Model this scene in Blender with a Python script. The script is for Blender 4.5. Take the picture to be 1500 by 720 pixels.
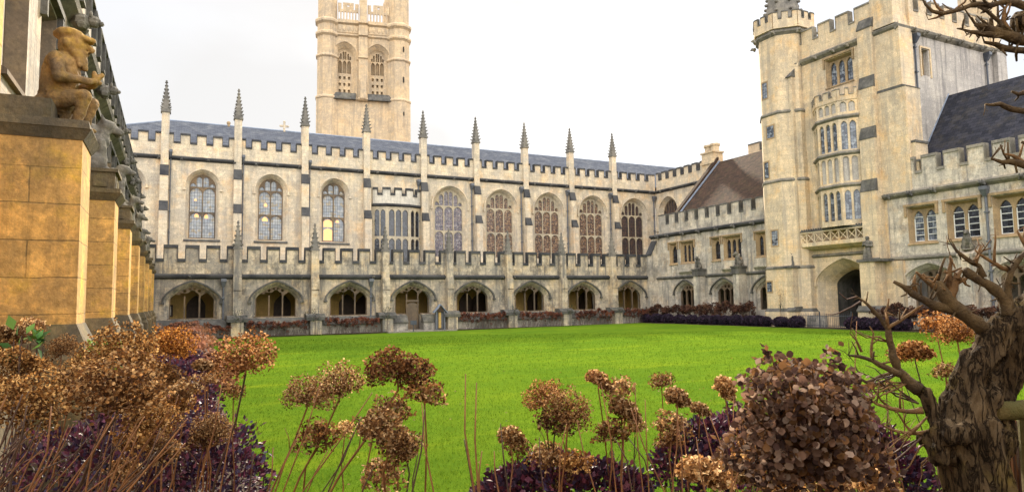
import bpy, math, random
import numpy as np
from mathutils import Matrix, Vector, noise
from mathutils.geometry import tessellate_polygon

random.seed(7)
RNG = np.random.default_rng(7)
for o in list(bpy.data.objects):
    bpy.data.objects.remove(o)
SC = bpy.context.scene
COL = SC.collection
R = math.radians

# ------------------------------------------------------------------ camera
CAM_POS = Vector((0, 0, 2.2))
F_PX = 989.88                       # focal length in pixels of the 1500 px wide photograph
YAW, PITCH, ROLL = R(26.70), R(4.6975), R(-0.899)
fw = Vector((math.sin(YAW) * math.cos(PITCH), math.cos(YAW) * math.cos(PITCH), math.sin(PITCH)))
rt = Vector((math.cos(YAW), -math.sin(YAW), 0))
up = rt.cross(fw)
rt, up = rt * math.cos(ROLL) + up * math.sin(ROLL), up * math.cos(ROLL) - rt * math.sin(ROLL)
cam = bpy.data.cameras.new('camera')
cam.lens = 36 * F_PX / 1500
cam.sensor_width = 36
cam.clip_start = 0.05
cam.clip_end = 3000
co = bpy.data.objects.new('camera', cam)
COL.objects.link(co)
mw = Matrix((rt, up, -fw)).transposed().to_4x4()
mw.translation = CAM_POS
co.matrix_world = mw
SC.camera = co


def at(px, py, d):
    """the place d metres deep in the view that the photograph shows at a pixel"""
    return CAM_POS + (fw + rt * ((px - 750) / F_PX) + up * ((360 - py) / F_PX)) * d


# ------------------------------------------------------------------ light
SUN_EL, SUN_DIR = R(29), Vector((0.42, 0.91, 0)).normalized()     # where the sun stands, seen from the lawn
SUN_STRENGTH, SUN_ANGLE = 3.0, 3.0
EXPOSURE = 1.76
world = bpy.data.worlds.new("World")
SC.world = world
world.use_nodes = True
wt = world.node_tree
wt.nodes.clear()
wo = wt.nodes.new('ShaderNodeOutputWorld')
sky = wt.nodes.new('ShaderNodeTexSky')
sky.sky_type = 'NISHITA'
sky.sun_disc = False
sky.sun_elevation = SUN_EL
sky.sun_rotation = math.atan2(SUN_DIR.x, SUN_DIR.y)
b1 = wt.nodes.new('ShaderNodeBackground')
b1.inputs['Strength'].default_value = 0.10
wt.links.new(sky.outputs[0], b1.inputs['Color'])
b2 = wt.nodes.new('ShaderNodeBackground')
b2.inputs['Color'].default_value = (1.0, 0.985, 0.97, 1)
b2.inputs['Strength'].default_value = 0.86
tc = wt.nodes.new('ShaderNodeTexCoord')
mp = wt.nodes.new('ShaderNodeMapping')
mp.inputs['Scale'].default_value = (1.1, 1.1, 2.2)
mp.inputs['Location'].default_value = (0.35, 0.1, 0.2)
nz = wt.nodes.new('ShaderNodeTexNoise')
nz.inputs['Scale'].default_value = 1.3
nz.inputs['Detail'].default_value = 5
nz.inputs['Roughness'].default_value = 0.45
wr = wt.nodes.new('ShaderNodeValToRGB')
wr.color_ramp.elements[0].position = 0.30
wr.color_ramp.elements[0].color = (0.78, 0.78, 0.78, 1)
wr.color_ramp.elements[1].position = 0.62
wr.color_ramp.elements[1].color = (0.98, 0.98, 0.98, 1)
mx = wt.nodes.new('ShaderNodeMixShader')
# sky made brighter overhead and behind the viewer to light facades, dimmer ahead
sx = wt.nodes.new('ShaderNodeSeparateXYZ')
wt.links.new(tc.outputs['Generated'], sx.inputs[0])


def wmap(src, a, b_, c, d):
    n = wt.nodes.new('ShaderNodeMapRange')
    n.interpolation_type = 'SMOOTHSTEP'
    for k, v in zip(('From Min', 'From Max', 'To Min', 'To Max'), (a, b_, c, d)):
        n.inputs[k].default_value = v
    wt.links.new(src, n.inputs['Value'])
    return n.outputs[0]


m1 = wt.nodes.new('ShaderNodeMath')
m1.operation = 'MULTIPLY'
wt.links.new(wmap(sx.outputs[1], -.25, .35, 0, 1), m1.inputs[0])
wt.links.new(wmap(sx.outputs[2], .85, .50, 0, 1), m1.inputs[1])
wt.links.new(wmap(m1.outputs[0], 0, 1, 1.14, .265), b2.inputs['Strength'])
wt.links.new(tc.outputs['Generated'], mp.inputs['Vector'])
wt.links.new(mp.outputs[0], nz.inputs['Vector'])
wt.links.new(nz.outputs[0], wr.inputs[0])
wt.links.new(wr.outputs[0], mx.inputs[0])
wt.links.new(b1.outputs[0], mx.inputs[1])
wt.links.new(b2.outputs[0], mx.inputs[2])
wt.links.new(mx.outputs[0], wo.inputs[0])
sun = bpy.data.lights.new('sun', 'SUN')
sun.energy = SUN_STRENGTH
sun.angle = R(SUN_ANGLE)
sun.color = (1.0, 0.87, 0.68)
so = bpy.data.objects.new('sun', sun)
COL.objects.link(so)
sdir = Vector((SUN_DIR.x * math.cos(SUN_EL), SUN_DIR.y * math.cos(SUN_EL), math.sin(SUN_EL)))
so.rotation_euler = sdir.to_track_quat('Z', 'Y').to_euler()
so.location = sdir * 60
SC.view_settings.view_transform = 'Standard'
SC.view_settings.look = 'None'
SC.view_settings.exposure = EXPOSURE
SC.view_settings.gamma = 1
SC.render.engine = 'CYCLES'
SC.cycles.max_bounces = 6
SC.cycles.diffuse_bounces = 4
SC.cycles.transparent_max_bounces = 6


# ------------------------------------------------------------------ materials
def nodes(name):
    m = bpy.data.materials.new(name)
    m.use_nodes = True
    t = m.node_tree
    b = t.nodes['Principled BSDF']
    return m, t, b


def N(t, kind, **kw):
    n = t.nodes.new(kind)
    for k, v in kw.items():
        if k in n.inputs:
            n.inputs[k].default_value = v
        else:
            setattr(n, k, v)
    return n


def rgb(c):
    return (c[0], c[1], c[2], 1)


def noise_mask(t, vec, scale, lo, hi, detail=5, rough=.6, mapscale=None, loc=None):
    if mapscale or loc:
        mpn = N(t, 'ShaderNodeMapping')
        mpn.inputs['Scale'].default_value = mapscale or (1, 1, 1)
        mpn.inputs['Location'].default_value = loc or (0, 0, 0)
        t.links.new(vec, mpn.inputs['Vector'])
        vec = mpn.outputs[0]
    n = N(t, 'ShaderNodeTexNoise', Scale=scale, Detail=detail, Roughness=rough)
    t.links.new(vec, n.inputs['Vector'])
    r = N(t, 'ShaderNodeMapRange')
    r.inputs['From Min'].default_value = lo
    r.inputs['From Max'].default_value = hi
    t.links.new(n.outputs[0], r.inputs['Value'])
    return r.outputs[0]


def mixc(t, fac, a, b, blend='MIX', k=1.0):
    m = N(t, 'ShaderNodeMix', data_type='RGBA', blend_type=blend)
    if k != 1.0:
        mu = N(t, 'ShaderNodeMath', operation='MULTIPLY')
        mu.inputs[1].default_value = k
        t.links.new(fac, mu.inputs[0])
        fac = mu.outputs[0]
    if isinstance(fac, float):
        m.inputs[0].default_value = fac
    else:
        t.links.new(fac, m.inputs[0])
    for s, v in ((6, a), (7, b)):
        if isinstance(v, tuple):
            m.inputs[s].default_value = rgb(v)
        else:
            t.links.new(v, m.inputs[s])
    return m.outputs[2]


def stone(name, c1, c2, stain, amt=.6, streak=.6, patch=None, pamt=.5, bw=.62, rh=.30, mortar=None, brick=True, rough=.9, bump=.25, pscale=.9, soot=0.0):
    m, t, b = nodes(name)
    g = N(t, 'ShaderNodeNewGeometry')
    pos = g.outputs['Position']
    if brick:
        uv = N(t, 'ShaderNodeTexCoord').outputs['UV']
        # a little wobble so that the courses are not ruled lines
        wn = N(t, 'ShaderNodeTexNoise', Scale=2.3, Detail=2.0)
        t.links.new(pos, wn.inputs['Vector'])
        wv = N(t, 'ShaderNodeVectorMath', operation='MULTIPLY_ADD')
        t.links.new(wn.outputs['Color'], wv.inputs[0])
        wv.inputs[1].default_value = (.035, .035, 0)
        t.links.new(uv, wv.inputs[2])
        br = N(t, 'ShaderNodeTexBrick', Scale=1.0)
        br.inputs['Brick Width'].default_value = bw
        br.inputs['Row Height'].default_value = rh
        br.inputs['Mortar Size'].default_value = .009
        br.inputs['Mortar Smooth'].default_value = .35
        br.inputs['Color1'].default_value = rgb(c1)
        br.inputs['Color2'].default_value = rgb(c2)
        mo = mortar or tuple(x * .62 for x in c1)
        br.inputs['Mortar'].default_value = rgb(mo)
        t.links.new(wv.outputs[0], br.inputs['Vector'])
        col = br.outputs['Color']
    else:
        col = mixc(t, noise_mask(t, pos, 2.0, .35, .65), c1, c2)
    if patch:
        col = mixc(t, noise_mask(t, pos, pscale, .50, .66, 6, .65, loc=(3.1, 7.7, 1.3)), col, patch, k=pamt)
    # mottled weathering, a cold grey bloom, then runs of rain dirt down the wall
    col = mixc(t, noise_mask(t, pos, .50, .44, .57, 9, .74, loc=(11, 5, 2)), col, stain, k=amt)
    col = mixc(t, noise_mask(t, pos, 2.6, .54, .64, 6, .7, loc=(1, 15, 8)), col, tuple(x * 1.25 for x in c1), k=.55)
    if soot:
        col = mixc(t, noise_mask(t, pos, 1.1, .50, .60, 10, .78, mapscale=(1, 1, .6), loc=(21, 5, 12)), col, (.045, .045, .047), k=soot)
    col = mixc(t, noise_mask(t, pos, 1.0, .50, .62, 7, .72, mapscale=(2.6, 2.6, .17)), col, tuple(x * .75 for x in stain), k=streak)
    f = noise_mask(t, pos, 16, .25, .8, 4, .7)
    col = mixc(t, f, mixc(t, 1.0, col, (.60, .60, .60), 'MULTIPLY'), mixc(t, 1.0, col, (1.18, 1.16, 1.12), 'MULTIPLY'))
    t.links.new(col, b.inputs['Base Color'])
    b.inputs['Roughness'].default_value = rough
    b.inputs['Specular IOR Level'].default_value = .2
    bn = N(t, 'ShaderNodeTexNoise', Scale=9.0, Detail=6.0, Roughness=.7)
    t.links.new(pos, bn.inputs['Vector'])
    h = bn.outputs[0]
    if brick:
        sub = N(t, 'ShaderNodeMath', operation='MULTIPLY_ADD')
        t.links.new(br.outputs['Fac'], sub.inputs[0])
        sub.inputs[1].default_value = -.5
        t.links.new(h, sub.inputs[2])
        h = sub.outputs[0]
    bp = N(t, 'ShaderNodeBump', Strength=bump, Distance=.03)
    t.links.new(h, bp.inputs['Height'])
    t.links.new(bp.outputs[0], b.inputs['Normal'])
    return m


def plain(name, c1, c2=None, scale=4, rough=.7, spec=.3, bump=0, metal=0):
    m, t, b = nodes(name)
    g = N(t, 'ShaderNodeNewGeometry')
    c2 = c2 or tuple(x * .7 for x in c1)
    col = mixc(t, noise_mask(t, g.outputs['Position'], scale, .35, .65, 6, .65), c1, c2)
    t.links.new(col, b.inputs['Base Color'])
    b.inputs['Roughness'].default_value = rough
    b.inputs['Specular IOR Level'].default_value = spec
    b.inputs['Metallic'].default_value = metal
    if bump:
        bn = N(t, 'ShaderNodeTexNoise', Scale=scale * 4, Detail=6.0, Roughness=.7)
        t.links.new(g.outputs['Position'], bn.inputs['Vector'])
        bp = N(t, 'ShaderNodeBump', Strength=bump, Distance=.03)
        t.links.new(bn.outputs[0], bp.inputs['Height'])
        t.links.new(bp.outputs[0], b.inputs['Normal'])
    return m


def roof_tiles(name, c1, c2, moss, w=.22, h=.16, mamt=.5):
    m, t, b = nodes(name)
    uv = N(t, 'ShaderNodeTexCoord').outputs['UV']
    g = N(t, 'ShaderNodeNewGeometry')
    br = N(t, 'ShaderNodeTexBrick', Scale=1.0)
    br.inputs['Brick Width'].default_value = w
    br.inputs['Row Height'].default_value = h
    br.inputs['Mortar Size'].default_value = .012
    br.inputs['Mortar Smooth'].default_value = .5
    br.inputs['Color1'].default_value = rgb(c1)
    br.inputs['Color2'].default_value = rgb(c2)
    br.inputs['Mortar'].default_value = rgb(tuple(x * .4 for x in c1))
    t.links.new(uv, br.inputs['Vector'])
    col = mixc(t, noise_mask(t, g.outputs['Position'], 1.1, .5, .7, 8, .75), br.outputs['Color'], moss, k=mamt)
    col = mixc(t, noise_mask(t, g.outputs['Position'], 9, .62, .72, 4, .6), col, tuple(x * 2.2 for x in c1), k=.4)
    t.links.new(col, b.inputs['Base Color'])
    b.inputs['Roughness'].default_value = .9
    b.inputs['Specular IOR Level'].default_value = .12
    # each course tilts up to its lower edge
    sp = N(t, 'ShaderNodeSeparateXYZ')
    t.links.new(uv, sp.inputs[0])
    md = N(t, 'ShaderNodeMath', operation='PINGPONG')
    fr = N(t, 'ShaderNodeMath', operation='DIVIDE')
    fr.inputs[1].default_value = h
    t.links.new(sp.outputs[1], fr.inputs[0])
    fc = N(t, 'ShaderNodeMath', operation='FRACT')
    t.links.new(fr.outputs[0], fc.inputs[0])
    ad = N(t, 'ShaderNodeMath', operation='ADD')
    t.links.new(fc.outputs[0], ad.inputs[0])
    ml = N(t, 'ShaderNodeMath', operation='MULTIPLY')
    ml.inputs[1].default_value = .6
    t.links.new(br.outputs['Fac'], ml.inputs[0])
    t.links.new(ml.outputs[0], ad.inputs[1])
    t.nodes.remove(md)
    bp = N(t, 'ShaderNodeBump', Strength=.5, Distance=-.03)
    t.links.new(ad.outputs[0], bp.inputs['Height'])
    t.links.new(bp.outputs[0], b.inputs['Normal'])
    return m


def leaded(name, cols, cell=.16, rough=.15, lead=(.03, .03, .03), bars=.12):
    """glass set in lead: odd coloured quarries with dark cames"""
    m, t, b = nodes(name)
    uv = N(t, 'ShaderNodeTexCoord').outputs['UV']
    g = N(t, 'ShaderNodeNewGeometry')
    vo = N(t, 'ShaderNodeTexVoronoi', Scale=1 / cell)
    t.links.new(g.outputs['Position'], vo.inputs['Vector'])
    sp = N(t, 'ShaderNodeSeparateColor')
    t.links.new(vo.outputs['Color'], sp.inputs[0])
    rp = N(t, 'ShaderNodeValToRGB')
    rp.color_ramp.interpolation = 'CONSTANT'
    while len(rp.color_ramp.elements) < len(cols):
        rp.color_ramp.elements.new(.5)
    for i, c in enumerate(cols):
        rp.color_ramp.elements[i].position = i / len(cols)
        rp.color_ramp.elements[i].color = rgb(c)
    t.links.new(sp.outputs[0], rp.inputs[0])
    br = N(t, 'ShaderNodeTexBrick', Scale=1.0, offset=0.0)
    br.inputs['Brick Width'].default_value = bars
    br.inputs['Row Height'].default_value = bars * 1.35
    br.inputs['Mortar Size'].default_value = .010
    br.inputs['Color1'].default_value = (1, 1, 1, 1)
    br.inputs['Color2'].default_value = (.72, .72, .72, 1)
    br.inputs['Mortar'].default_value = rgb(lead)
    t.links.new(uv, br.inputs['Vector'])
    col = mixc(t, 1.0, rp.outputs[0], br.outputs['Color'], 'MULTIPLY')
    t.links.new(col, b.inputs['Base Color'])
    b.inputs['Roughness'].default_value = rough
    b.inputs['Specular IOR Level'].default_value = .6
    wn = N(t, 'ShaderNodeTexNoise', Scale=5.0, Detail=2.0)
    t.links.new(g.outputs['Position'], wn.inputs['Vector'])
    bp = N(t, 'ShaderNodeBump', Strength=.12, Distance=.05)
    t.links.new(wn.outputs[0], bp.inputs['Height'])
    t.links.new(bp.outputs[0], b.inputs['Normal'])
    return m


def emit(name, c, s):
    m, t, b = nodes(name)
    g = N(t, 'ShaderNodeNewGeometry')
    col = mixc(t, noise_mask(t, g.outputs['Position'], 5, .35, .65), c, tuple(x * .45 for x in c))
    t.links.new(col, b.inputs['Emission Color'])
    b.inputs['Base Color'].default_value = rgb(c)
    b.inputs['Emission Strength'].default_value = s
    return m


def leafy(name, rough=.6, spec=.1, trans=.3, tint=(1, 1, 1)):
    """thin leaves or petals: their own colours come from the mesh, light passes through a little"""
    m, t, b = nodes(name)
    a = N(t, 'ShaderNodeAttribute', attribute_name='Col')
    col = mixc(t, 1.0, a.outputs['Color'], tint, 'MULTIPLY')
    t.links.new(col, b.inputs['Base Color'])
    b.inputs['Roughness'].default_value = rough
    b.inputs['Specular IOR Level'].default_value = spec
    tr = N(t, 'ShaderNodeBsdfTranslucent')
    t.links.new(col, tr.inputs['Color'])
    ms = N(t, 'ShaderNodeMixShader')
    ms.inputs[0].default_value = trans
    t.links.new(b.outputs[0], ms.inputs[1])
    t.links.new(tr.outputs[0], ms.inputs[2])
    t.links.new(ms.outputs[0], t.nodes['Material Output'].inputs[0])
    return m


M = {}
M['chapel'] = stone('chapel_stone', (.72, .59, .41), (.57, .475, .345), (.38, .355, .325), .42, .45, (.76, .50, .26), .65, soot=.2)
M['cloister'] = stone('cloister_stone', (.64, .52, .365), (.45, .38, .285), (.19, .183, .175), .62, .8, (.68, .46, .22), .65, bw=.7, rh=.32, soot=.6)
M['plinth'] = stone('plinth_stone', (.50, .45, .385), (.38, .345, .30), (.12, .12, .11), .75, .6, brick=False, bump=.5, soot=.5)
M['wing'] = stone('golden_stone_painted_dapples', (.80, .44, .125), (.62, .36, .12), (.25, .17, .075), .55, .45, (.86, .53, .06), .75, bw=1.05, rh=.43, mortar=(.27, .165, .06), pscale=1.9, soot=.35, bump=.6)  # golden tone and yellow patches partly paint warm dappled light into the stone
M['wing_pale'] = stone('wing_upper_stone', (.50, .43, .35), (.40, .345, .285), (.19, .175, .16), .5, .6, (.58, .36, .16), .45, soot=.3)
M['tower'] = stone('gate_tower_stone', (.72, .555, .355), (.60, .47, .315), (.42, .37, .30), .42, .55, (.76, .47, .20), .65, bw=.72, rh=.33, soot=.22)
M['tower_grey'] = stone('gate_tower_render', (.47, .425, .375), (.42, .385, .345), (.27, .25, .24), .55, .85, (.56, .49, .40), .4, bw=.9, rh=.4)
M['bell'] = stone('bell_tower_stone', (.66, .49, .30), (.54, .415, .27), (.34, .29, .235), .4, .5, (.62, .41, .21), .5, bw=1.0, rh=.42, soot=.15)
M['lodge'] = stone('lodge_stone', (.66, .575, .455), (.48, .425, .35), (.24, .23, .22), .55, .7, (.66, .46, .26), .55, soot=.4)
M['pale'] = stone('new_pale_stone', (.66, .60, .50), (.56, .51, .43), (.36, .345, .32), .4, .5)
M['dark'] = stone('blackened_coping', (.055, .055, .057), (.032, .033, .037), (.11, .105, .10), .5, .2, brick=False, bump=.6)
M['grey'] = stone('lichened_and_shade_grey_stone', (.155, .145, .13), (.085, .08, .074), (.05, .05, .05), .5, .5, (.20, .18, .11), .4, brick=False, bump=.6)
M['spire'] = stone('weathered_spire_stone', (.25, .225, .19), (.17, .155, .135), (.09, .088, .085), .5, .4, (.26, .23, .15), .4, brick=False, bump=.5)
M['trim'] = stone('weathered_trim_stone', (.30, .265, .21), (.20, .18, .15), (.10, .097, .09), .5, .4, (.34, .27, .15), .4, brick=False, bump=.6, soot=.4)
M['statue'] = stone('worn_statue_stone', (.25, .22, .175), (.155, .14, .12), (.06, .06, .058), .5, .5, (.28, .23, .12), .4, brick=False, bump=.7, soot=.5)
M['basestone'] = stone('mossy_base_stone', (.21, .15, .075), (.13, .10, .06), (.06, .055, .04), .55, .5, (.20, .17, .05), .5, brick=False, bump=.7, soot=.4)
M['goldstatue'] = stone('golden_statue_stone', (.40, .225, .07), (.27, .16, .065), (.085, .06, .035), .5, .4, (.46, .27, .03), .6, brick=False, bump=.9, pscale=3.5, soot=.55)
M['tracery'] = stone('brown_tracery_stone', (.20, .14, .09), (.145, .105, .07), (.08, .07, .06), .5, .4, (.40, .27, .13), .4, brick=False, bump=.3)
M['tracery_pale'] = stone('pale_tracery_stone', (.52, .44, .31), (.45, .38, .28), (.27, .25, .21), .4, .4, (.55, .40, .20), .4, brick=False, bump=.3)
M['frame'] = stone('ochre_window_frame', (.42, .29, .155), (.34, .235, .13), (.18, .15, .11), .4, .4, brick=False, bump=.3)
M['ochre'] = stone('ochre_plaster', (.62, .40, .13), (.55, .36, .12), (.35, .24, .10), .5, .3, brick=False, bump=.1)
M['door'] = plain('dark_oak', (.06, .035, .02), (.03, .018, .012), 6, .6)
M['gatewood'] = plain('tan_gate_boards', (.20, .115, .06), (.13, .08, .045), 3, .7)
M['lead'] = roof_tiles('lead_roof', (.082, .088, .104), (.058, .063, .078), (.17, .17, .17), .40, .30, .7)
M['slate'] = roof_tiles('dark_slates', (.034, .034, .044), (.015, .016, .022), (.085, .07, .045), .34, .24, .35)
M['tile'] = roof_tiles('brown_clay_tiles', (.062, .036, .024), (.028, .019, .015), (.060, .048, .022), .30, .26, .6)
M['flash'] = plain('lead_flashing', (.20, .23, .29), (.14, .16, .20), 3, .5)
M['iron'] = plain('painted_iron', (.035, .042, .06), (.06, .065, .075), 5, .5, .4)
M['blueiron'] = plain('grey_blue_iron', (.125, .13, .145), (.075, .078, .088), 5, .5, .4)
M['white'] = plain('white_paint', (.75, .74, .70), (.6, .59, .56), 5, .5)
M['glass_blue'] = leaded('pale_leaded_glass', [(.27, .28, .29), (.33, .33, .31), (.22, .24, .26), (.34, .34, .33), (.30, .31, .32), (.33, .27, .18), (.24, .26, .29)], .20, .3, bars=.19)
M['glass_amber'] = leaded('amber_stained_glass', [(.26, .15, .085), (.12, .075, .06), (.29, .18, .10), (.06, .045, .045), (.18, .10, .065), (.15, .11, .10), (.36, .26, .17), (.08, .055, .05)], .10, .3, bars=.24)
M['glass_violet'] = leaded('violet_stained_glass', [(.17, .14, .17), (.22, .17, .17), (.10, .085, .11), (.25, .20, .17), (.13, .11, .13), (.27, .25, .25), (.07, .06, .08)], .10, .3, bars=.24)
M['glass_deep'] = leaded('dark_stained_glass', [(.09, .055, .045), (.045, .035, .04), (.13, .075, .05), (.04, .035, .045), (.10, .065, .055), (.03, .025, .03)], .10, .3, bars=.24)
M['glass_dark'] = leaded('dark_leaded_glass', [(.02, .022, .03), (.04, .045, .06), (.012, .013, .02)], .2, .12, bars=.13)
M['glass_sky'] = leaded('leaded_glass_painted_reflection', [(.17, .19, .23), (.08, .095, .12), (.25, .27, .30), (.05, .06, .08)], .2, .12, bars=.16)  # pale quarries hold the sky's reflection in their colour
M['lit'] = emit('lit_glass', (1.0, .48, .19), .20)
M['void'] = plain('unlit_interior', (.012, .012, .014), (.02, .018, .016), 2, .9)
M['floor'] = stone('paving', (.30, .27, .22), (.25, .23, .19), (.15, .14, .12), .4, .2, bw=.6, rh=.6)
M['soil'] = plain('dark_soil', (.035, .024, .016), (.06, .042, .028), 6, .95, .1, .8)


# ------------------------------------------------------------------ mesh helper
class MB:
    def __init__(s):
        s.v, s.f, s.xf, s.smooth = [], [], Matrix.Identity(4), False

    def add(s, vs, fs):
        n = len(s.v)
        x = s.xf
        s.v += [tuple(x @ Vector(p)) for p in vs]
        s.f += [tuple(i + n for i in f) for f in fs]

    def box(s, x0, x1, y0, y1, z0, z1):
        s.add([(x0, y0, z0), (x1, y0, z0), (x1, y1, z0), (x0, y1, z0), (x0, y0, z1), (x1, y0, z1), (x1, y1, z1), (x0, y1, z1)],
              [(0, 3, 2, 1), (4, 5, 6, 7), (0, 1, 5, 4), (1, 2, 6, 5), (2, 3, 7, 6), (3, 0, 4, 7)])

    def px(s, poly, x0, x1):            # outline in (y, z) drawn out along x
        n = len(poly)
        s.add([(x0, y, z) for y, z in poly] + [(x1, y, z) for y, z in poly],
              [tuple(range(n)), tuple(range(2 * n - 1, n - 1, -1))] + [(i, (i + 1) % n, n + (i + 1) % n, n + i) for i in range(n)])

    def py(s, poly, y0, y1):            # outline in (x, z) drawn out along y
        n = len(poly)
        s.add([(x, y0, z) for x, z in poly] + [(x, y1, z) for x, z in poly],
              [tuple(range(n)), tuple(range(2 * n - 1, n - 1, -1))] + [(i, (i + 1) % n, n + (i + 1) % n, n + i) for i in range(n)])

    def pz(s, poly, z0, z1, k=1.0, c=(0, 0)):   # outline in (x, y), top scaled by k about c
        n = len(poly)
        s.add([(x, y, z0) for x, y in poly] + [(c[0] + (x - c[0]) * k, c[1] + (y - c[1]) * k, z1) for x, y in poly],
              [tuple(range(n)), tuple(range(2 * n - 1, n - 1, -1))] + [(i, (i + 1) % n, n + (i + 1) % n, n + i) for i in range(n)])

    def quad(s, a, b, c, d):
        s.add([a, b, c, d], [(0, 1, 2, 3)])

    def loft(s, pa, ya, pb, yb, closed=False):
        n = len(pa)
        s.add([(x, ya, z) for x, z in pa] + [(x, yb, z) for x, z in pb],
              [(i, (i + 1) % n, n + (i + 1) % n, n + i) for i in range(n if closed else n - 1)])

    def sheet(s, outer, holes, y):
        polys = [[Vector((x, z, 0)) for x, z in outer]] + [[Vector((x, z, 0)) for x, z in h] for h in holes]
        flat = [p for q in polys for p in q]
        tri = tessellate_polygon(polys)
        s.add([(p.x, y, p.y) for p in flat], [tuple(t) for t in tri])

    def plate(s, outer, holes, y0, y1, back=False):
        s.sheet(outer, holes, y0)
        if back:
            s.sheet(outer, holes, y1)
        for h in holes:
            s.loft(h, y0, h, y1, True)
        s.loft(outer, y0, outer, y1, True)

    def tube(s, path, rad, n=8, cap=True):
        path = [Vector(p) for p in path]
        if not hasattr(rad, '__len__'):
            rad = [rad] * len(path)
        vs, fs = [], []
        u = None
        for i, p in enumerate(path):
            d = (path[min(i + 1, len(path) - 1)] - path[max(i - 1, 0)])
            d = d.normalized() if d.length > 1e-9 else Vector((0, 0, 1))
            if u is None:
                u = d.orthogonal().normalized()
            else:
                u = u - d * u.dot(d)
                u = u.normalized() if u.length > 1e-6 else d.orthogonal().normalized()
            w = d.cross(u)
            for k in range(n):
                a = 2 * math.pi * k / n
                vs.append(p + (u * math.cos(a) + w * math.sin(a)) * rad[i])
        for i in range(len(path) - 1):
            for k in range(n):
                fs.append((i * n + k, i * n + (k + 1) % n, (i + 1) * n + (k + 1) % n, (i + 1) * n + k))
        if cap:
            fs.append(tuple(range(n - 1, -1, -1)))
            fs.append(tuple(range((len(path) - 1) * n, len(path) * n)))
        s.add(vs, fs)

    def ball(s, c, r, nu=8, nv=5):
        if not hasattr(r, '__len__'):
            r = (r, r, r)
        vs = [(c[0], c[1], c[2] - r[2])]
        for j in range(1, nv):
            t = math.pi * j / nv
            for i in range(nu):
                a = 2 * math.pi * i / nu
                vs.append((c[0] + r[0] * math.sin(t) * math.cos(a), c[1] + r[1] * math.sin(t) * math.sin(a), c[2] - r[2] * math.cos(t)))
        vs.append((c[0], c[1], c[2] + r[2]))
        fs = []
        for i in range(nu):
            fs.append((0, 1 + (i + 1) % nu, 1 + i))
            for j in range(nv - 2):
                a = 1 + j * nu
                fs.append((a + i, a + (i + 1) % nu, a + nu + (i + 1) % nu, a + nu + i))
            a = 1 + (nv - 2) * nu
            fs.append((a + i, a + (i + 1) % nu, len(vs) - 1))
        s.add(vs, fs)

    def mesh(s, name):
        me = bpy.data.meshes.new(name)
        me.from_pydata(s.v, [], s.f)
        me.validate()
        uvl = me.uv_layers.new(name='UVMap')
        vs = me.vertices
        for p in me.polygons:
            n = p.normal
            if abs(n.z) > .985:
                for li in p.loop_indices:
                    c = vs[me.loops[li].vertex_index].co
                    uvl.data[li].uv = (c.x, c.y)
            else:
                tg = Vector((-n.y, n.x, 0)).normalized()
                if abs(tg.x) > abs(tg.y):
                    if tg.x < 0:
                        tg = -tg
                elif tg.y < 0:
                    tg = -tg
                bt = n.cross(tg)
                sl = 1 / max(.25, math.sqrt(n.x * n.x + n.y * n.y))
                for li in p.loop_indices:
                    c = vs[me.loops[li].vertex_index].co
                    uvl.data[li].uv = (c.dot(tg), c.z * sl)
            p.use_smooth = s.smooth
        return me

    def build(s, name, mat, parent=None, loc=(0, 0, 0), rot=0, label=None):
        return link(name, s.mesh(name), mat, parent, loc, rot, label)


def link(name, me, mat, parent=None, loc=(0, 0, 0), rot=0, label=None):
    o = bpy.data.objects.new(name, me)
    if mat is not None and not me.materials:
        me.materials.append(M[mat] if isinstance(mat, str) else mat)
    COL.objects.link(o)
    o.location = loc
    o.rotation_euler = (0, 0, rot)
    if parent:
        o.parent = parent
    if label:
        o['label'] = label
    return o


def thing(name, label, cat, loc=(0, 0, 0), rot=0, group=None):
    o = bpy.data.objects.new(name, None)
    COL.objects.link(o)
    o.location = loc
    o.rotation_euler = (0, 0, rot)
    o['label'], o['category'] = label, cat
    if group:
        o['group'] = group
    return o


def tag(o, label, cat, group=None):
    o['label'], o['category'] = label, cat
    if group:
        o['group'] = group
    return o


def struct(o):
    o['kind'] = 'structure'
    return o


KIDS = {}


def dup(o, parent, loc=None, rot=None, scale=None):
    c = o.copy()
    COL.objects.link(c)
    c.parent = parent
    if loc is not None:
        c.location = loc
    if rot is not None:
        c.rotation_euler = (0, 0, rot)
    if scale is not None:
        c.scale = scale
    for k in [k for k in bpy.data.objects if k.parent == o]:
        dup(k, c)
    return c


def sub(x, y, deg):                     # a turned frame inside a builder
    return Matrix.Translation((x, y, 0)) @ Matrix.Rotation(R(deg), 4, 'Z')


# ------------------------------------------------------------------ gothic shapes
def arch_z(x, cx, hw, zs, za, kind):
    u = min(abs(x - cx), hw)
    h = za - zs
    if kind == 't':                     # four-centred
        return zs + h * max(0.0, 1 - (u / hw) ** 1.25) ** .58
    r = (hw * hw + h * h) / (2 * hw)
    return zs + math.sqrt(max(0.0, r * r - (u + r - hw) ** 2))


def arch(cx, hw, z0, zs, za, kind='g', n=9):
    us = [math.sin(math.pi / 2 * i / n) for i in range(n + 1)]        # fine steps near the springing
    left = [(cx - hw * (1 - (1 - math.cos(math.pi / 2 * i / n))), 0) for i in range(n + 1)]
    pts = [(cx - hw, z0)]
    for i in range(n + 1):
        x = cx - hw * math.cos(math.pi / 2 * i / n)
        pts.append((x, arch_z(x, cx, hw, zs, za, kind)))
    for i in range(n - 1, -1, -1):
        x = cx + hw * math.cos(math.pi / 2 * i / n)
        pts.append((x, arch_z(x, cx, hw, zs, za, kind)))
    pts.append((cx + hw, z0))
    return pts


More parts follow.
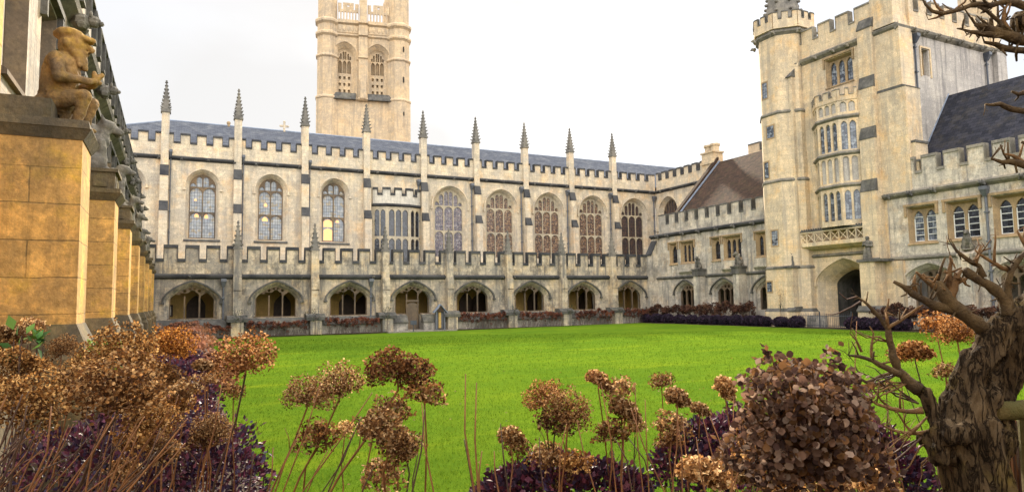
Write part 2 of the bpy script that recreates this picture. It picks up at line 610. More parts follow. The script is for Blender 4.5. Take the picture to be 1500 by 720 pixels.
def light(xa, xb, z0, zs, za, n=4):
    return arch((xa + xb) / 2, (xb - xa) / 2, z0, zs, za, 'g' if za - zs >= (xb - xa) / 2 else 't', n)


def hood(mb, cx, hw, zs, za, kind, w=.13, y0=-.10, y1=0.0, drop=.25):
    """drip mould that follows the arch and turns out at the springing"""
    a = arch(cx, hw, zs - drop, zs, za, kind)
    b = arch(cx, hw + w, zs - drop, zs, za + w * 1.05, kind)
    mb.loft(a, y0, b, y0)
    mb.loft(a, y0, a, y1)
    mb.loft(b, y0, b, y1)
    for sx in (-1, 1):
        x = cx + sx * (hw + w * .5)
        mb.box(x - w, x + w, y0 - .02, y1, zs - drop - w, zs - drop)


def window_plate(cx, hw, z0, zs, za, kind, n, bar=.1, transoms=(), sub_l=True, head=None):
    """lists of openings for the lights, their heads and the small lights in the arch"""
    holes = []
    w = (2 * hw - bar * (n + 1)) / n
    levels = [z0 + bar] + list(transoms)
    hz = head if head is not None else zs
    for k in range(n):
        xa = cx - hw + bar + k * (w + bar)
        xb = xa + w
        lim = min(arch_z(xa, cx, hw, zs, za, kind), arch_z(xb, cx, hw, zs, za, kind)) - bar * .9
        tops = list(transoms) + [min(hz, lim)]
        for zb, zt in zip(levels, tops):
            if zt - zb > .3:
                holes.append(light(xa, xb, zb + (bar * .5 if zb != levels[0] else 0), zt - bar * .5 - w * .55, zt - bar * .5))
        if sub_l:
            for q in range(2):
                sa = xa + q * (w / 2 + bar * .2)
                sb = sa + w / 2 - bar * .2
                l2 = min(arch_z(sa, cx, hw, zs, za, kind), arch_z(sb, cx, hw, zs, za, kind)) - bar * .7
                zb = hz + bar * .55
                if l2 - zb > .18:
                    holes.append(light(sa, sb, zb, l2 - (sb - sa) * .6, l2, 3))
    return holes


def crenel(mw_, mc, x0, x1, z0, zs, zt, gaps, y0, y1, ch=.16, ov=.06, side=.03):
    """battlements cut out of one slab, with one continuous coping that steps over them"""
    pts, sx = [], []
    up_ = True
    cur = x0
    gs = [(max(c - w / 2, x0), min(c + w / 2, x1)) for c, w in sorted(gaps) if c + w / 2 > x0 + .02 and c - w / 2 < x1 - .02]
    if gs and gs[0][0] <= x0 + .08:
        gs[0] = (x0, gs[0][1])
    if gs and gs[-1][1] >= x1 - .08:
        gs[-1] = (gs[-1][0], x1)
    if not gs or gs[0][0] > x0:
        pts.append((x0, zt))
        sx.append(0)
    for a, b in gs:
        if a > x0:
            pts.append((a, zt))
            sx.append(1)
        pts.append((a, zs))
        sx.append(1 if a > x0 else 0)
        pts.append((b, zs))
        sx.append(-1 if b < x1 else 0)
        if b < x1:
            pts.append((b, zt))
            sx.append(-1)
    if not gs or gs[-1][1] < x1:
        pts.append((x1, zt))
        sx.append(0)
    mw_.plate([(x0, z0)] + pts + [(x1, z0)], [], y0, y1, True)
    out = [(x + s * side, z + ch) for (x, z), s in zip(pts, sx)]
    ya, yb = y0 - ov, y1 + ov
    n = len(pts)
    vs = [(x, ya, z) for x, z in pts] + [(x, ya + .02, z) for x, z in out] + [(x, yb - .02, z) for x, z in out] + [(x, yb, z) for x, z in pts]
    fs = []
    for i in range(n - 1):
        for k in range(4):
            p, q = k * n, ((k + 1) % 4) * n
            fs.append((p + i, p + i + 1, q + i + 1, q + i))
    for i in (0, n - 1):
        fs.append((i, n + i, 2 * n + i, 3 * n + i))
    mc.add(vs, fs)


def pinnacle_mb(h, w, rows=6):
    mb = MB()
    mb.box(-w * .62, w * .62, -w * .62, w * .62, 0, h * .05)
    mb.box(-w * .52, w * .52, -w * .52, w * .52, h * .05, h * .10)
    sq = [(-w * .46, -w * .46), (w * .46, -w * .46), (w * .46, w * .46), (-w * .46, w * .46)]
    mb.pz(sq, h * .10, h * .93, .16)
    for k in range(rows):
        f = (k + .35) / rows
        z = h * (.10 + .80 * f)
        r = w * .46 * (1 - f * .84)
        q = w * .17 * (1 - f * .35)
        for sx, sy in ((1, 1), (1, -1), (-1, 1), (-1, -1)):
            mb.ball((sx * r * 1.1, sy * r * 1.1, z), (q, q, q * .75), 5, 4)
            mb.ball((sx * r * 1.4, sy * r * 1.4, z + q * .45), (q * .6, q * .6, q * .5), 5, 3)
    mb.ball((0, 0, h * .93), (w * .22, w * .22, h * .025), 6, 4)
    mb.ball((0, 0, h * .975), (w * .14, w * .14, h * .03), 6, 4)
    return mb


def gargoyle_mb(s=.3):
    mb = MB()
    mb.ball((0, -.05, 0), (s * .5, s * .55, s * .5), 7, 5)
    mb.ball((0, -s * .75, s * .1), (s * .34, s * .4, s * .36), 7, 5)
    mb.ball((0, -s * 1.1, s * .02), (s * .2, s * .22, s * .16), 6, 4)
    for q in (-1, 1):
        mb.ball((q * s * .3, -s * .65, s * .42), (s * .11, s * .1, s * .2), 5, 4)
        mb.ball((q * s * .42, -s * .2, -s * .3), (s * .2, s * .3, s * .26), 5, 4)
    return mb


def downpipe_mb(z0, z1, r=.06):
    mb = MB()
    mb.tube([(0, -.1, z0), (0, -.1, z1)], r, 8)
    k = z0 + .6
    while k < z1:
        mb.box(-r * 1.5, r * 1.5, -.1 - r * 1.5, -.02, k, k + .09)
        k += 1.6
    mb.pz([(-r * 1.3, -.2), (r * 1.3, -.2), (r * 1.3, 0), (-r * 1.3, 0)], z1, z1 + .35, 1.9, (0, 0))
    mb.box(-r * 2.7, r * 2.7, -.40, 0, z1 + .35, z1 + .55)
    return mb


def displace(me, fn):
    n = len(me.vertices)
    co_, no_ = np.empty(n * 3, np.float32), np.empty(n * 3, np.float32)
    me.vertices.foreach_get('co', co_)
    me.vertices.foreach_get('normal', no_)
    co_, no_ = co_.reshape(-1, 3), no_.reshape(-1, 3)
    k = np.array([fn(Vector(p)) for p in co_], np.float32)
    me.vertices.foreach_set('co', (co_ + no_ * k[:, None]).ravel())
    me.update()


def blob(items, voxel, name='blob', smooth=3, rough=.0, rscale=6.0, seed=0):
    """one continuous surface grown over balls ('s') and tapering limbs ('c')"""
    mb = MB()
    for it in items:
        if it[0] == 's':
            mb.ball(it[1], it[2], 14, 9)
        else:
            _, p0, p1, r0, r1 = it
            p0, p1 = Vector(p0), Vector(p1)
            mb.tube([p0, p0.lerp(p1, .5), p1], [r0, (r0 + r1) / 2, r1], 12)
            mb.ball(p0, r0, 12, 8)
            mb.ball(p1, r1, 12, 8)
    me = bpy.data.meshes.new('tmp')
    me.from_pydata(mb.v, [], mb.f)
    o = bpy.data.objects.new('tmp', me)
    COL.objects.link(o)
    md = o.modifiers.new('r', 'REMESH')
    md.mode = 'VOXEL'
    md.voxel_size = voxel
    if smooth:
        sm = o.modifiers.new('s', 'SMOOTH')
        sm.iterations = smooth
        sm.factor = .5
    dg = bpy.context.evaluated_depsgraph_get()
    out = bpy.data.meshes.new_from_object(o.evaluated_get(dg))
    bpy.data.objects.remove(o)
    bpy.data.meshes.remove(me)
    out.name = name
    if rough:
        off = Vector((seed * 3.7, seed * 1.9, seed))
        displace(out, lambda p: rough * noise.fractal(p * rscale + off, 1.0, 2.0, 3))
    for p in out.polygons:
        p.use_smooth = True
    return out
# ------------------------------------------------------------------ ground
def sheet(name, x0, x1, y0, y1, z, mat, step=None):
    mb = MB()
    mb.quad((x0, y0, z), (x1, y0, z), (x1, y1, z), (x0, y1, z))
    return struct(mb.build(name, mat))


def lawn_material():
    m, t, b = nodes('lawn_grass')
    g = N(t, 'ShaderNodeNewGeometry')
    p = g.outputs['Position']
    col = mixc(t, noise_mask(t, p, .22, .38, .62, 4, .5), (.083, .146, .011), (.118, .182, .012))
    col = mixc(t, noise_mask(t, p, 2.6, .40, .66, 6, .7), col, (.062, .122, .011), k=.6)
    col = mixc(t, noise_mask(t, p, 22, .45, .75, 5, .75, mapscale=(1, 1, 1)), col, (.045, .094, .009), k=.5)
    col = mixc(t, noise_mask(t, p, 60, .55, .75, 3, .7), col, (.17, .24, .02), k=.3)
    col = mixc(t, noise_mask(t, p, 9, .70, .78, 4, .7), col, (.20, .17, .03), k=.45)
    # faint mowing bands across the court, thinner and yellower turf in long streaks
    wv = N(t, 'ShaderNodeTexWave', Scale=.16, Distortion=1.2, Detail=2.0)
    wv.bands_direction = 'Y'
    t.links.new(p, wv.inputs['Vector'])
    col = mixc(t, wv.outputs['Fac'], col, mixc(t, 1.0, col, (.82, .90, 1.0), 'MULTIPLY'), k=.45)
    col = mixc(t, noise_mask(t, p, .5, .54, .68, 5, .6, mapscale=(.35, 1.6, 1)), col, (.19, .235, .014), k=.4)
    t.links.new(col, b.inputs['Base Color'])
    b.inputs['Roughness'].default_value = .9
    b.inputs['Specular IOR Level'].default_value = .0
    n1 = N(t, 'ShaderNodeTexNoise', Scale=28.0, Detail=6.0, Roughness=.8)
    t.links.new(p, n1.inputs['Vector'])
    bp = N(t, 'ShaderNodeBump', Strength=.9, Distance=.06)
    t.links.new(n1.outputs[0], bp.inputs['Height'])
    t.links.new(bp.outputs[0], b.inputs['Normal'])
    return m


M['lawn'] = lawn_material()
sheet('ground', -900, 900, -900, 900, -.06, 'soil')
# the lawn is slightly uneven; mown grass covers the middle of the court
mb = MB()
nx, ny = 60, 70
for j in range(ny + 1):
    for i in range(nx + 1):
        x = 1.0 + (37.2 - 1.0) * i / nx
        y = -12 + (49.0 + 12) * j / ny
        mb.v.append((x, y, .05 + .035 * noise.noise(Vector((x * .22, y * .22, 0))) + .10 * max(0, (x - 20) / 18)))
for j in range(ny):
    for i in range(nx):
        a = j * (nx + 1) + i
        mb.f.append((a, a + 1, a + nx + 2, a + nx + 1))
mb.smooth = True
struct(mb.build('lawn', 'lawn'))
mb = MB()
mb.box(-1.9, .98, -12, 48.9, -.05, .10)
struct(mb.build('planting_soil', 'soil'))
mb = MB()
mb.box(-1.9, 39.5, 49.0, 49.98, -.05, .12)
mb.box(37.25, 39.5, 26.5, 49.0, -.05, .17)
mb.box(37.25, 39.5, -12, 26.5, -.05, .17)
mb.box(1.02, 12, -12, 3.6, -.05, .30)
struct(mb.build('planting_soil', 'soil'))
mb = MB()
mb.box(14.2, 19.6, 48.55, 49.1, 0, .135)
mb.box(15.3, 17.9, 49.1, 49.99, 0, .15)
struct(mb.build('path', 'floor'))

# ------------------------------------------------------------------ chapel (far range, upper storey)
BAY = 5.17
CH = thing('chapel', 'long pale chapel with tall pointed windows, pinnacles and grey lead roof behind the arcade', 'chapel', (0, 57.2, 0))
WINS = [(-3.2, .95, 11.45, 12.5), (1.95, .95, 11.45, 12.5), (7.0, .95, 11.45, 12.5), (12.06, .95, 11.45, 12.5)] + \
       [(22.5 + BAY * i, 1.42, 10.95, 12.52) for i in range(5)]
mb = MB()
holes = []
for c, hw, zs, za in WINS:
    z0 = 7.45 if hw < 1 else 6.3
    holes.append(arch(c, hw + .26, z0 - .12, zs, za + .26))
mb.sheet([(-9, 0), (46, 0), (46, 13.5), (-9, 13.5)], holes, 0)
for c, hw, zs, za in WINS:
    z0 = 7.45 if hw < 1 else 6.3
    a, b, d = arch(c, hw + .26, z0 - .12, zs, za + .26), arch(c, hw + .12, z0 - .06, zs, za + .12), arch(c, hw + .10, z0 - .02, zs, za + .10)
    mb.loft(a, 0, b, .16, True)
    mb.loft(b, .16, b, .22, True)
    d2 = arch(c, hw, z0, zs, za)
    mb.loft(b, .22, d2, .40, True)
# the wall turns the corner and runs back over the lodging range
mb.xf = sub(46, 0, -90)
mb.xf = Matrix.Translation((46, -9, 0)) @ Matrix.Rotation(R(-90), 4, 'Z') @ Matrix.Translation((-9, 0, 0))
AW = (2.15, 1.25, 11.1, 12.6)
mb.sheet([(0, 6), (9.0, 6), (9.0, 13.5), (0, 13.5)], [arch(AW[0], AW[1] + .24, 8, AW[2], AW[3] + .24)], .02)
mb.loft(arch(AW[0], AW[1] + .24, 8, AW[2], AW[3] + .24), .02, arch(AW[0], AW[1], 8, AW[2], AW[3]), .4, True)
mb.box(9.0, 9.5, .02, 4, 6, 13.5)
mb.build('wall', 'chapel', CH)
ANTE = mb.xf.copy()


def chapel_window(c, hw, zs, za, n, z0, trans, pane, lit=()):
    mb = MB()
    hs = window_plate(0, hw, z0, zs, za, 'g', n, .085 if n == 3 else .075, trans, True, zs + (.05 if n == 3 else .0))
    mb.plate(arch(0, hw, z0, zs, za), hs, .40, .52)
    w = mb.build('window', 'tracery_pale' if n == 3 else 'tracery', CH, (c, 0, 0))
    mb = MB()
    hood(mb, 0, hw + .30, zs, za + .30, 'g', .11, -.11, 0.0, .2)
    mb.build('hood_mould', 'chapel', w)
    if n == 2:
        mb = MB()
        mb.px([(-.09, 7.20), (-.09, 7.28), (-.002, 7.36), (-.002, 7.20)], -1.3, 1.3)
        mb.build('sill', 'grey', w)
    mb = MB()
    mb.sheet(arch(0, hw + .02, z0, zs, za), [], .49)
    mb.build('pane', pane, w)
    for x0, x1, y0, y1 in lit:
        mb = MB()
        mb.sheet(light(x0, x1, y0, y1 - .2, y1), [], .483)
        mb.build('lit_pane', 'lit', w)


for i in range(4):
    c, hw, zs, za = WINS[i]
    lit = [[], [(.15, .42, 9.05, 9.4), (-.55, -.25, 9.12, 9.42), (-.60, -.40, 10.4, 10.6)], [(-.62, -.2, 9.0, 9.36), (-.5, -.25, 10.2, 10.5)],
           [(-.80, -.07, 7.56, 8.6), (-.80, -.07, 8.7, 9.35), (.2, .5, 9.1, 9.35)]][i]
    chapel_window(c, hw, zs, za, 2, 7.45, (9.5,), 'glass_blue', lit)
for i in range(5):
    c, hw, zs, za = WINS[4 + i]
    chapel_window(c, hw, zs, za, 3, 6.3, (8.72,), ['glass_violet', 'glass_amber', 'glass_amber', 'glass_amber', 'glass_deep'][i])
mb = MB()
mb.xf = ANTE
mb.plate(arch(AW[0], AW[1], 8, AW[2], AW[3]), window_plate(AW[0], AW[1], 8, AW[2], AW[3], 'g', 3, .085, (), True), .4, .5)
w = mb.build('window', 'tracery', CH)
mb = MB()
mb.xf = ANTE
mb.sheet(arch(AW[0], AW[1], 8, AW[2], AW[3]), [], .47)
m2 = MB()
m2.xf = ANTE
hood(m2, AW[0], AW[1] + .28, AW[2], AW[3] + .28, 'g', .11, -.09, .015, .2)
m2.build('hood_mould', 'chapel', w)
mb.build('pane', 'glass_deep', w)

# string course under the parapet, carved bosses, parapet and copings
mb = MB()
mb.px([(0, 13.40), (-.20, 13.52), (-.24, 13.62), (-.06, 13.74), (0, 13.74)], -9, 46)
mb.xf = ANTE
mb.px([(.02, 13.40), (-.18, 13.52), (-.22, 13.62), (-.04, 13.74), (.02, 13.74)], .25, 9.5)
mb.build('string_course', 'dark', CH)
GARG = gargoyle_mb(.2).mesh('gargoyle')
x = -7.6
while x < 45.5:
    link('gargoyle', GARG, 'grey', CH, (x, -.2, 13.5 + random.uniform(-.06, .03)), random.uniform(-.3, .3))
    x += random.uniform(1.5, 1.9)
for k in range(4):
    link('gargoyle', GARG, 'grey', CH, (46 - .2, -9 + 9 - 1.2 - 1.75 * k, 13.5), R(-90))
mb, mc = MB(), MB()
BUT = [-.75 - BAY] + [-.75 + BAY * i for i in range(9)] + [46.2]
gaps = []
for b in BUT[:-1]:
    gaps += [(b + .82 + 1.15 * k, .5) for k in range(4)]
crenel(mb, mc, -9, 46.0, 13.74, 14.72, 15.38, [g for g in gaps if g[0] < 45.6], -.05, .3, .15)
mb.xf = mc.xf = ANTE
crenel(mb, mc, .32, 9.5, 13.74, 14.75, 15.45, [(1.0 + 1.17 * k, .5) for k in range(8)], -.03, .32)
mb.build('parapet', 'chapel', CH)
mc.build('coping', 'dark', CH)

# buttresses rise through the parapet into square shafts with crocketed spires
mb = MB()
mb.box(-.29, .29, -.85, 0, 4, 9.45)
mb.box(-.29, .29, -.55, 0, 9.45, 12.15)
mb.box(-.27, .27, -.30, .25, 12.15, 17.0)
B_ME = mb.mesh('buttress')
mb = MB()
mb.px([(-.88, 9.40), (-.88, 9.47), (-.55, 10.16), (-.50, 10.16), (-.50, 9.40)], -.305, .305)
BW_ME = mb.mesh('weathering')
mb = MB()
mb.px([(-.58, 12.10), (-.58, 12.17), (-.31, 12.95), (-.25, 12.95), (-.25, 12.10)], -.305, .305)
BW2_ME = mb.mesh('weathering')
P_ME = pinnacle_mb(2.55, .56, 7).mesh('pinnacle')
for b in BUT[:-1]:
    o = link('buttress', B_ME, 'chapel', CH, (b, 0, 0))
    link('weathering', BW_ME, 'dark', o)
    link('weathering', BW2_ME, 'dark', o)
    link('pinnacle', P_ME, 'spire', o, (0, -.03, 17.0))
DP = downpipe_mb(5.6, 12.6).mesh('downpipe')
DPs = downpipe_mb(5.6, 13.6, .04).mesh('downpipe')
for b in BUT[5:-1]:
    link('downpipe', DP, 'blueiron', CH, (b - .48, 0, 0))
link('downpipe', DP, 'blueiron', CH, (45.75, 0, 0))
for b in BUT[1:4]:
    link('downpipe', DPs, 'blueiron', CH, (b + .42, 0, 0))
# lead roof, hipped towards the left
mb = MB()
R0, R1, RZ = -.5, 58, 18.15
mb.quad((-11, .36, 14.2), (58, .36, 14.2), (R1, 6.9, RZ), (R0, 6.9, RZ))
mb.quad((-11, 13.5, 14.2), (58, 13.5, 14.2), (R1, 6.9, RZ), (R0, 6.9, RZ))
mb.add([(-11, .36, 14.2), (-11, 13.5, 14.2), (R0, 6.9, RZ)], [(0, 1, 2)])
rf = mb.build('roof', 'lead', CH)
mb = MB()
mb.tube([(R0, 6.9, RZ + .02), (R1, 6.9, RZ + .02)], .09, 6)
mb.tube([(R0, 6.9, RZ + .02), (-11, .36, 14.22)], .08, 6)
for k in range(0):
    x = -6 + k * 2.1
    za = 18.1 if x > R0 else 14.2 + (x + 11) / 10.5 * 3.9
    mb.tube([(x, .4, 14.28), (x, .4 + (za - 14.25) / 3.95 * 6.5, za)], .045, 5)
mb.build('roof_roll', 'flash', rf)
mb = MB()
mb.box(-.09, .09, -.09, .09, 0, .9)
mb.box(-.3, .3, -.07, .07, .45, .63)
for q in ((-.32, .54), (.32, .54), (0, .95)):
    mb.ball((q[0], 0, q[1]), .12, 6, 4)
mb.build('roof_cross', 'chapel', CH, (8.9, 6.9, 18.1))
mb = MB()
mb.tube([(0, 0, 0), (0, 0, .25)], .12, 8)
mb.ball((0, 0, .33), .17, 8, 6)
mb.build('roof_finial', 'frame', CH, (4.15, 6.9, 18.1))

# the canted bay window in the fourth bay
def facet(mb, x0, y0, x1, y1):
    L = math.hypot(x1 - x0, y1 - y0)
    mb.xf = Matrix.Translation((x0, y0, 0)) @ Matrix.Rotation(math.atan2(y1 - y0, x1 - x0), 4, 'Z')
    return L


PLAN = [(15.3, -.12), (16.45, -.62), (18.45, -.62), (19.6, -.12)]
mb, mp_, mt, mq = MB(), MB(), MB(), MB()
mc = MB()
for k in range(3):
    for q in (mb, mp_, mt, mc, mq):
        L = facet(q, *PLAN[k], *PLAN[k + 1])
    n = (2, 3, 2)[k]
    hs = []
    m_ = (.16, .14, .16)[k]
    w_ = (L - 2 * m_ - .09 * (n - 1)) / n
    for i in range(n):
        xa = m_ + i * (w_ + .09)
        hs.append(light(xa, xa + w_, 5.5, 7.55, 7.8))
        hs.append(light(xa, xa + w_, 8.0, 10.0, 10.32))
    mb.plate([(0, 4), (L, 4), (L, 10.6), (0, 10.6)], hs, 0, .16)
    mq.xf = mb.xf
    mq.sheet([(0, 10.84), (L, 10.84), (L, 10.85), (0, 10.85)], [], -.01)
    mp_.sheet([(0, 5), (L, 5), (L, 10.5), (0, 10.5)], [], .11)
    mt.px([(0.0, 10.56), (-.16, 10.66), (-.16, 10.78), (0, 10.84)], -.04, L + .04)
    crenel(mq, mc, 0, L, 10.84, 11.55, 12.05, [(.48, .42), (1.50, .42)] if k == 1 else [(L / 2, .45)], -.02, .2, .20, .06)
mb.xf = Matrix.Identity(4)
mb.box(15.2, 15.36, -.1, 0, 4, 10.8)
mb.box(19.54, 19.7, -.1, 0, 4, 10.8)
bay = mb.build('bay_window', 'tracery_pale', CH)
mq.build('parapet', 'pale', bay)
mp_.build('pane', 'glass_dark', bay)
mt.build('string_course', 'dark', bay)
mc.build('coping', 'dark', bay)

# ------------------------------------------------------------------ bell tower, far behind
BT = thing('bell_tower', 'tall honey coloured bell tower with twin louvred windows rising behind the chapel roof', 'tower', (17.55, 95, 0), R(-12))
W = 12.9
mb = MB()
WB = [(3.72, 1.25), (8.35, 1.25)]
hs = [arch(c, 1.66, 31.6, 37.4, 39.35) for c, h in WB]
mb.sheet([(1.6, 0), (W - 1.6, 0), (W - 1.6, 42.2), (1.6, 42.2)], hs, 0)
for c, h in WB:
    a, b_, d = arch(c, 1.66, 31.6, 37.4, 39.35), arch(c, 1.3, 31.8, 37.2, 38.8), arch(c, .98, 31.9, 37.2, 38.5)
    mb.loft(a, 0, b_, .5, True)
    mb.loft(b_, .5, b_, .6, True)
    mb.loft(b_, .6, d, .8, True)
mb.quad((W - 1.6, 0, 0), (W - 1.6, 12, 0), (W - 1.6, 12, 42.2), (W - 1.6, 0, 42.2))
mb.quad((1.6, 0, 0), (1.6, 12, 0), (1.6, 12, 42.2), (1.6, 0, 42.2))
mb.box(5.65, 6.9, -.45, 0, 31.2, 42)
mb.box(5.85, 6.7, -.75, -.45, 31.2, 34)
mb.quad((1.6, 0, 42.2), (W - 1.6, 0, 42.2), (W - 1.6, 12, 42.2), (1.6, 12, 42.2))
mb.build('wall', 'bell', BT)
for c, h in WB:
    mb = MB()
    hs = []
    for i in range(3):
        xa = c - .92 + i * .64
        for zb, zt in ((31.95, 32.0),):
            pass
        hs.append(light(xa, xa + .55, 35.1, 36.5, 37.0, 3))
        for j in range(3):
            hs.append([(xa + .12, 32.3 + j * .95), (xa + .42, 32.3 + j * .95), (xa + .42, 32.75 + j * .95), (xa + .12, 32.75 + j * .95)])
        for j in range(2):
            sa = xa + .02 + j * .28
            l2 = min(arch_z(sa, c, .98, 37.2, 38.5, 'g'), arch_z(sa + .23, c, .98, 37.2, 38.5, 'g')) - .08
            if l2 > 37.45:
                hs.append(light(sa, sa + .23, 37.12, l2 - .15, l2, 3))
    mb.plate(arch(c, .98, 31.9, 37.2, 38.5), hs, .80, 1.0)
    w = mb.build('window', 'bell', BT)
    mb = MB()
    for j in range(24):
        z = 34.9 + j * .16
        if z < 38.4:
            mb.quad((c - .95, .98, z), (c + .95, .98, z), (c + .95, 1.08, z + .10), (c - .95, 1.08, z + .10))
    mb.sheet(arch(c, .98, 31.9, 37.2, 38.5), [], 1.2)
    mb.build('louvre', 'bell', w)
    mb = MB()
    hood(mb, c, 1.72, 37.4, 39.45, 'g', .2, -.16, 0, .3)
    mb.build('hood_mould', 'bell', w)
    mb = MB()
    mb.px([(-.55, 31.0), (-.55, 31.15), (-.05, 32.05), (.3, 32.05), (.3, 31.0)], c - 2.0, c + (1.55 if c < 5 else 2.2))
    mb.build('sloping_sill', 'grey', BT)


def octo(cx, cy, r):
    return [(cx + r * math.cos(R(22.5 + 45 * k)), cy + r * math.sin(R(22.5 + 45 * k))) for k in range(8)]


def ring(mb, cx, cy, r, z0, z1, d):
    mb.pz(octo(cx, cy, r * 1.0), z0 - d, z0, 1 + d / r, (cx, cy))
    mb.pz(octo(cx, cy, r + d), z0, z1)
    mb.pz(octo(cx, cy, r + d), z1, z1 + d, r / (r + d), (cx, cy))


for tx, ty in ((1.35, .75), (W - 1.55, .75), (1.35, 11.3), (W - 1.55, 11.3)):
    mb = MB()
    r = 1.5 if tx < 5 else 1.68
    mb.pz(octo(tx, ty, r * 1.08), 0, 31.2)
    mb.pz(octo(tx, ty, r), 31.2, 42.3)
    mb.pz(octo(tx, ty, r * .95), 42.3, 50.5)
    mb.pz(octo(tx, ty, r * .9), 50.5, 57, .1, (tx, ty))
    ring(mb, tx, ty, r * 1.02, 31.1, 31.3, .2)
    ring(mb, tx, ty, r, 37.1, 37.25, .2)
    ring(mb, tx, ty, r, 40.3, 40.55, .28)
    ring(mb, tx, ty, r, 42.1, 42.4, .32)
    tr = mb.build('turret', 'bell', BT)
    if ty < 2 and tx > 5:
        for z, h in ((29.2, .55), (34.2, .8), (38.7, .7)):
            mb = MB()
            a = R(-67.5)
            mb.box(tx + .62 - .09, tx + .62 + .09, ty - r * 1.03, ty - r * .8, z - h / 2, z + h / 2)
            mb.build('window', 'void', tr)
for z, d in ((31.1, .18), (40.4, .26), (42.2, .3)):
    mb = MB()
    mb.px([(0, z - .2), (-d, z), (-d, z + .14), (0, z + .26)], 1.6, W - 1.6)
    mb.px([(-.40, z - .2), (-.45 - d, z), (-.45 - d, z + .14), (-.40, z + .26)], 5.6, 6.95)
    mb.box(5.6, 6.95, -.44, 0.0, z - .02, z + .12)
    mb.build('string_course', 'bell', BT)
mb = MB()
mb.px([(-.45, 37.0), (-.65, 37.12), (-.65, 37.22), (-.45, 37.32)], 5.6, 6.95)
mb.build('string_course', 'bell', BT)
mb = MB()
for x0, x1 in ((2.75, 5.65), (6.9, W - 2.9)):
    n = 5
    hs = []
    w = (x1 - x0) / n
    mb.px([(-.02, 40.75), (-.1, 40.85), (-.1, 41.85), (-.02, 41.95)], x0, x1)
    for i in range(n):
        mb.ball((x0 + w * (i + .5), -.12, 41.35), (w * .36, .08, .36), 8, 5)
mb.build('carved_frieze', 'bell', BT)
mb = MB()
for x0, x1 in ((2.75, 5.65), (6.9, W - 2.9)):
    L = x1 - x0
    n = 7
    w = L / n
    hs = [light(x0 + w * i + .09, x0 + w * (i + 1) - .09, 42.75, 43.7, 43.9, 3) for i in range(n)]
    cx = (x0 + x1) / 2
    hs.append([(cx + .22 * math.cos(R(45 * k)) * (1 if k % 2 else .6), 44.75 + .22 * math.sin(R(45 * k)) * (1 if k % 2 else .6)) for k in range(8)])
    out = [(x0, 42.4), (x1, 42.4), (x1, 45.1), (x1 - .5, 45.1), (x1 - .5, 44.2), (cx + .75, 44.2), (cx + .75, 45.2), (cx - .75, 45.2), (cx - .75, 44.2), (x0 + .5, 44.2), (x0 + .5, 45.1), (x0, 45.1)]
    mb.plate(out, hs, -.12, .12, True)
    # the far side of the roof has the same pierced parapet
mb.build('balustrade', 'bell', BT)
mb = MB()
mb.box(5.75, 6.8, -.55, .35, 42.3, 46.2)
mb.xf = Matrix.Translation((6.28, -.1, 46.2))
s_ = pinnacle_mb(4.2, .9, 7)
mb.add(s_.v, s_.f)
mb.build('pinnacle', 'bell', BT)

# ------------------------------------------------------------------ cloister range (far side, ground floor)
CL = thing('arcade_range', 'low weathered stone arcade with eight wide arched openings and dark topped battlements below the chapel', 'arcade', (0, 50, 0))
CC = [1.2, 6.55, 11.7, 16.6, 21.65, 26.9, 32.1, 37.05]
CB = [-1.22, 3.95, 9.12, 14.3, 19.45, 24.65, 29.8, 35.0]
DOOR = 3
mb = MB()
SILL = 1.36


def cl_poly(c, hw, zs, za, dw=None, dz=.2, z0=SILL):
    p = arch(c, hw, z0, zs, za, 't', 9)
    if dw:
        p = [(c - dw, dz), (c - dw, z0)] + p + [(c + dw, z0), (c + dw, dz)]
    return p


hs = [cl_poly(c, 1.66, 2.62, 3.80, .66 if i == DOOR else None) for i, c in enumerate(CC)]
mb.sheet([(-2.05, 0), (39.62, 0), (39.62, 4.15), (-2.05, 4.15)], hs, 0)
for i, c in enumerate(CC):
    d = i == DOOR
    a = cl_poly(c, 1.66, 2.62, 3.80, .66 if d else None)
    b_ = cl_poly(c, 1.54, 2.58, 3.68, .60 if d else None)
    b2 = cl_poly(c, 1.50, 2.58, 3.64, .59 if d else None)
    e = cl_poly(c, 1.37, 2.55, 3.52, .56 if d else None)
    mb.loft(a, 0, b_, .10, True)
    mb.loft(b_, .10, b2, .16, True)
    mb.loft(b2, .16, e, .34, True)
    mb.loft(e, .34, e, .72, True)
mb.build('wall', 'cloister', CL)
mb = MB()
hood(mb, 0, 1.70, 2.62, 3.84, 't', .12, -.14, 0, .12)
HM = mb.mesh('hood_mould')


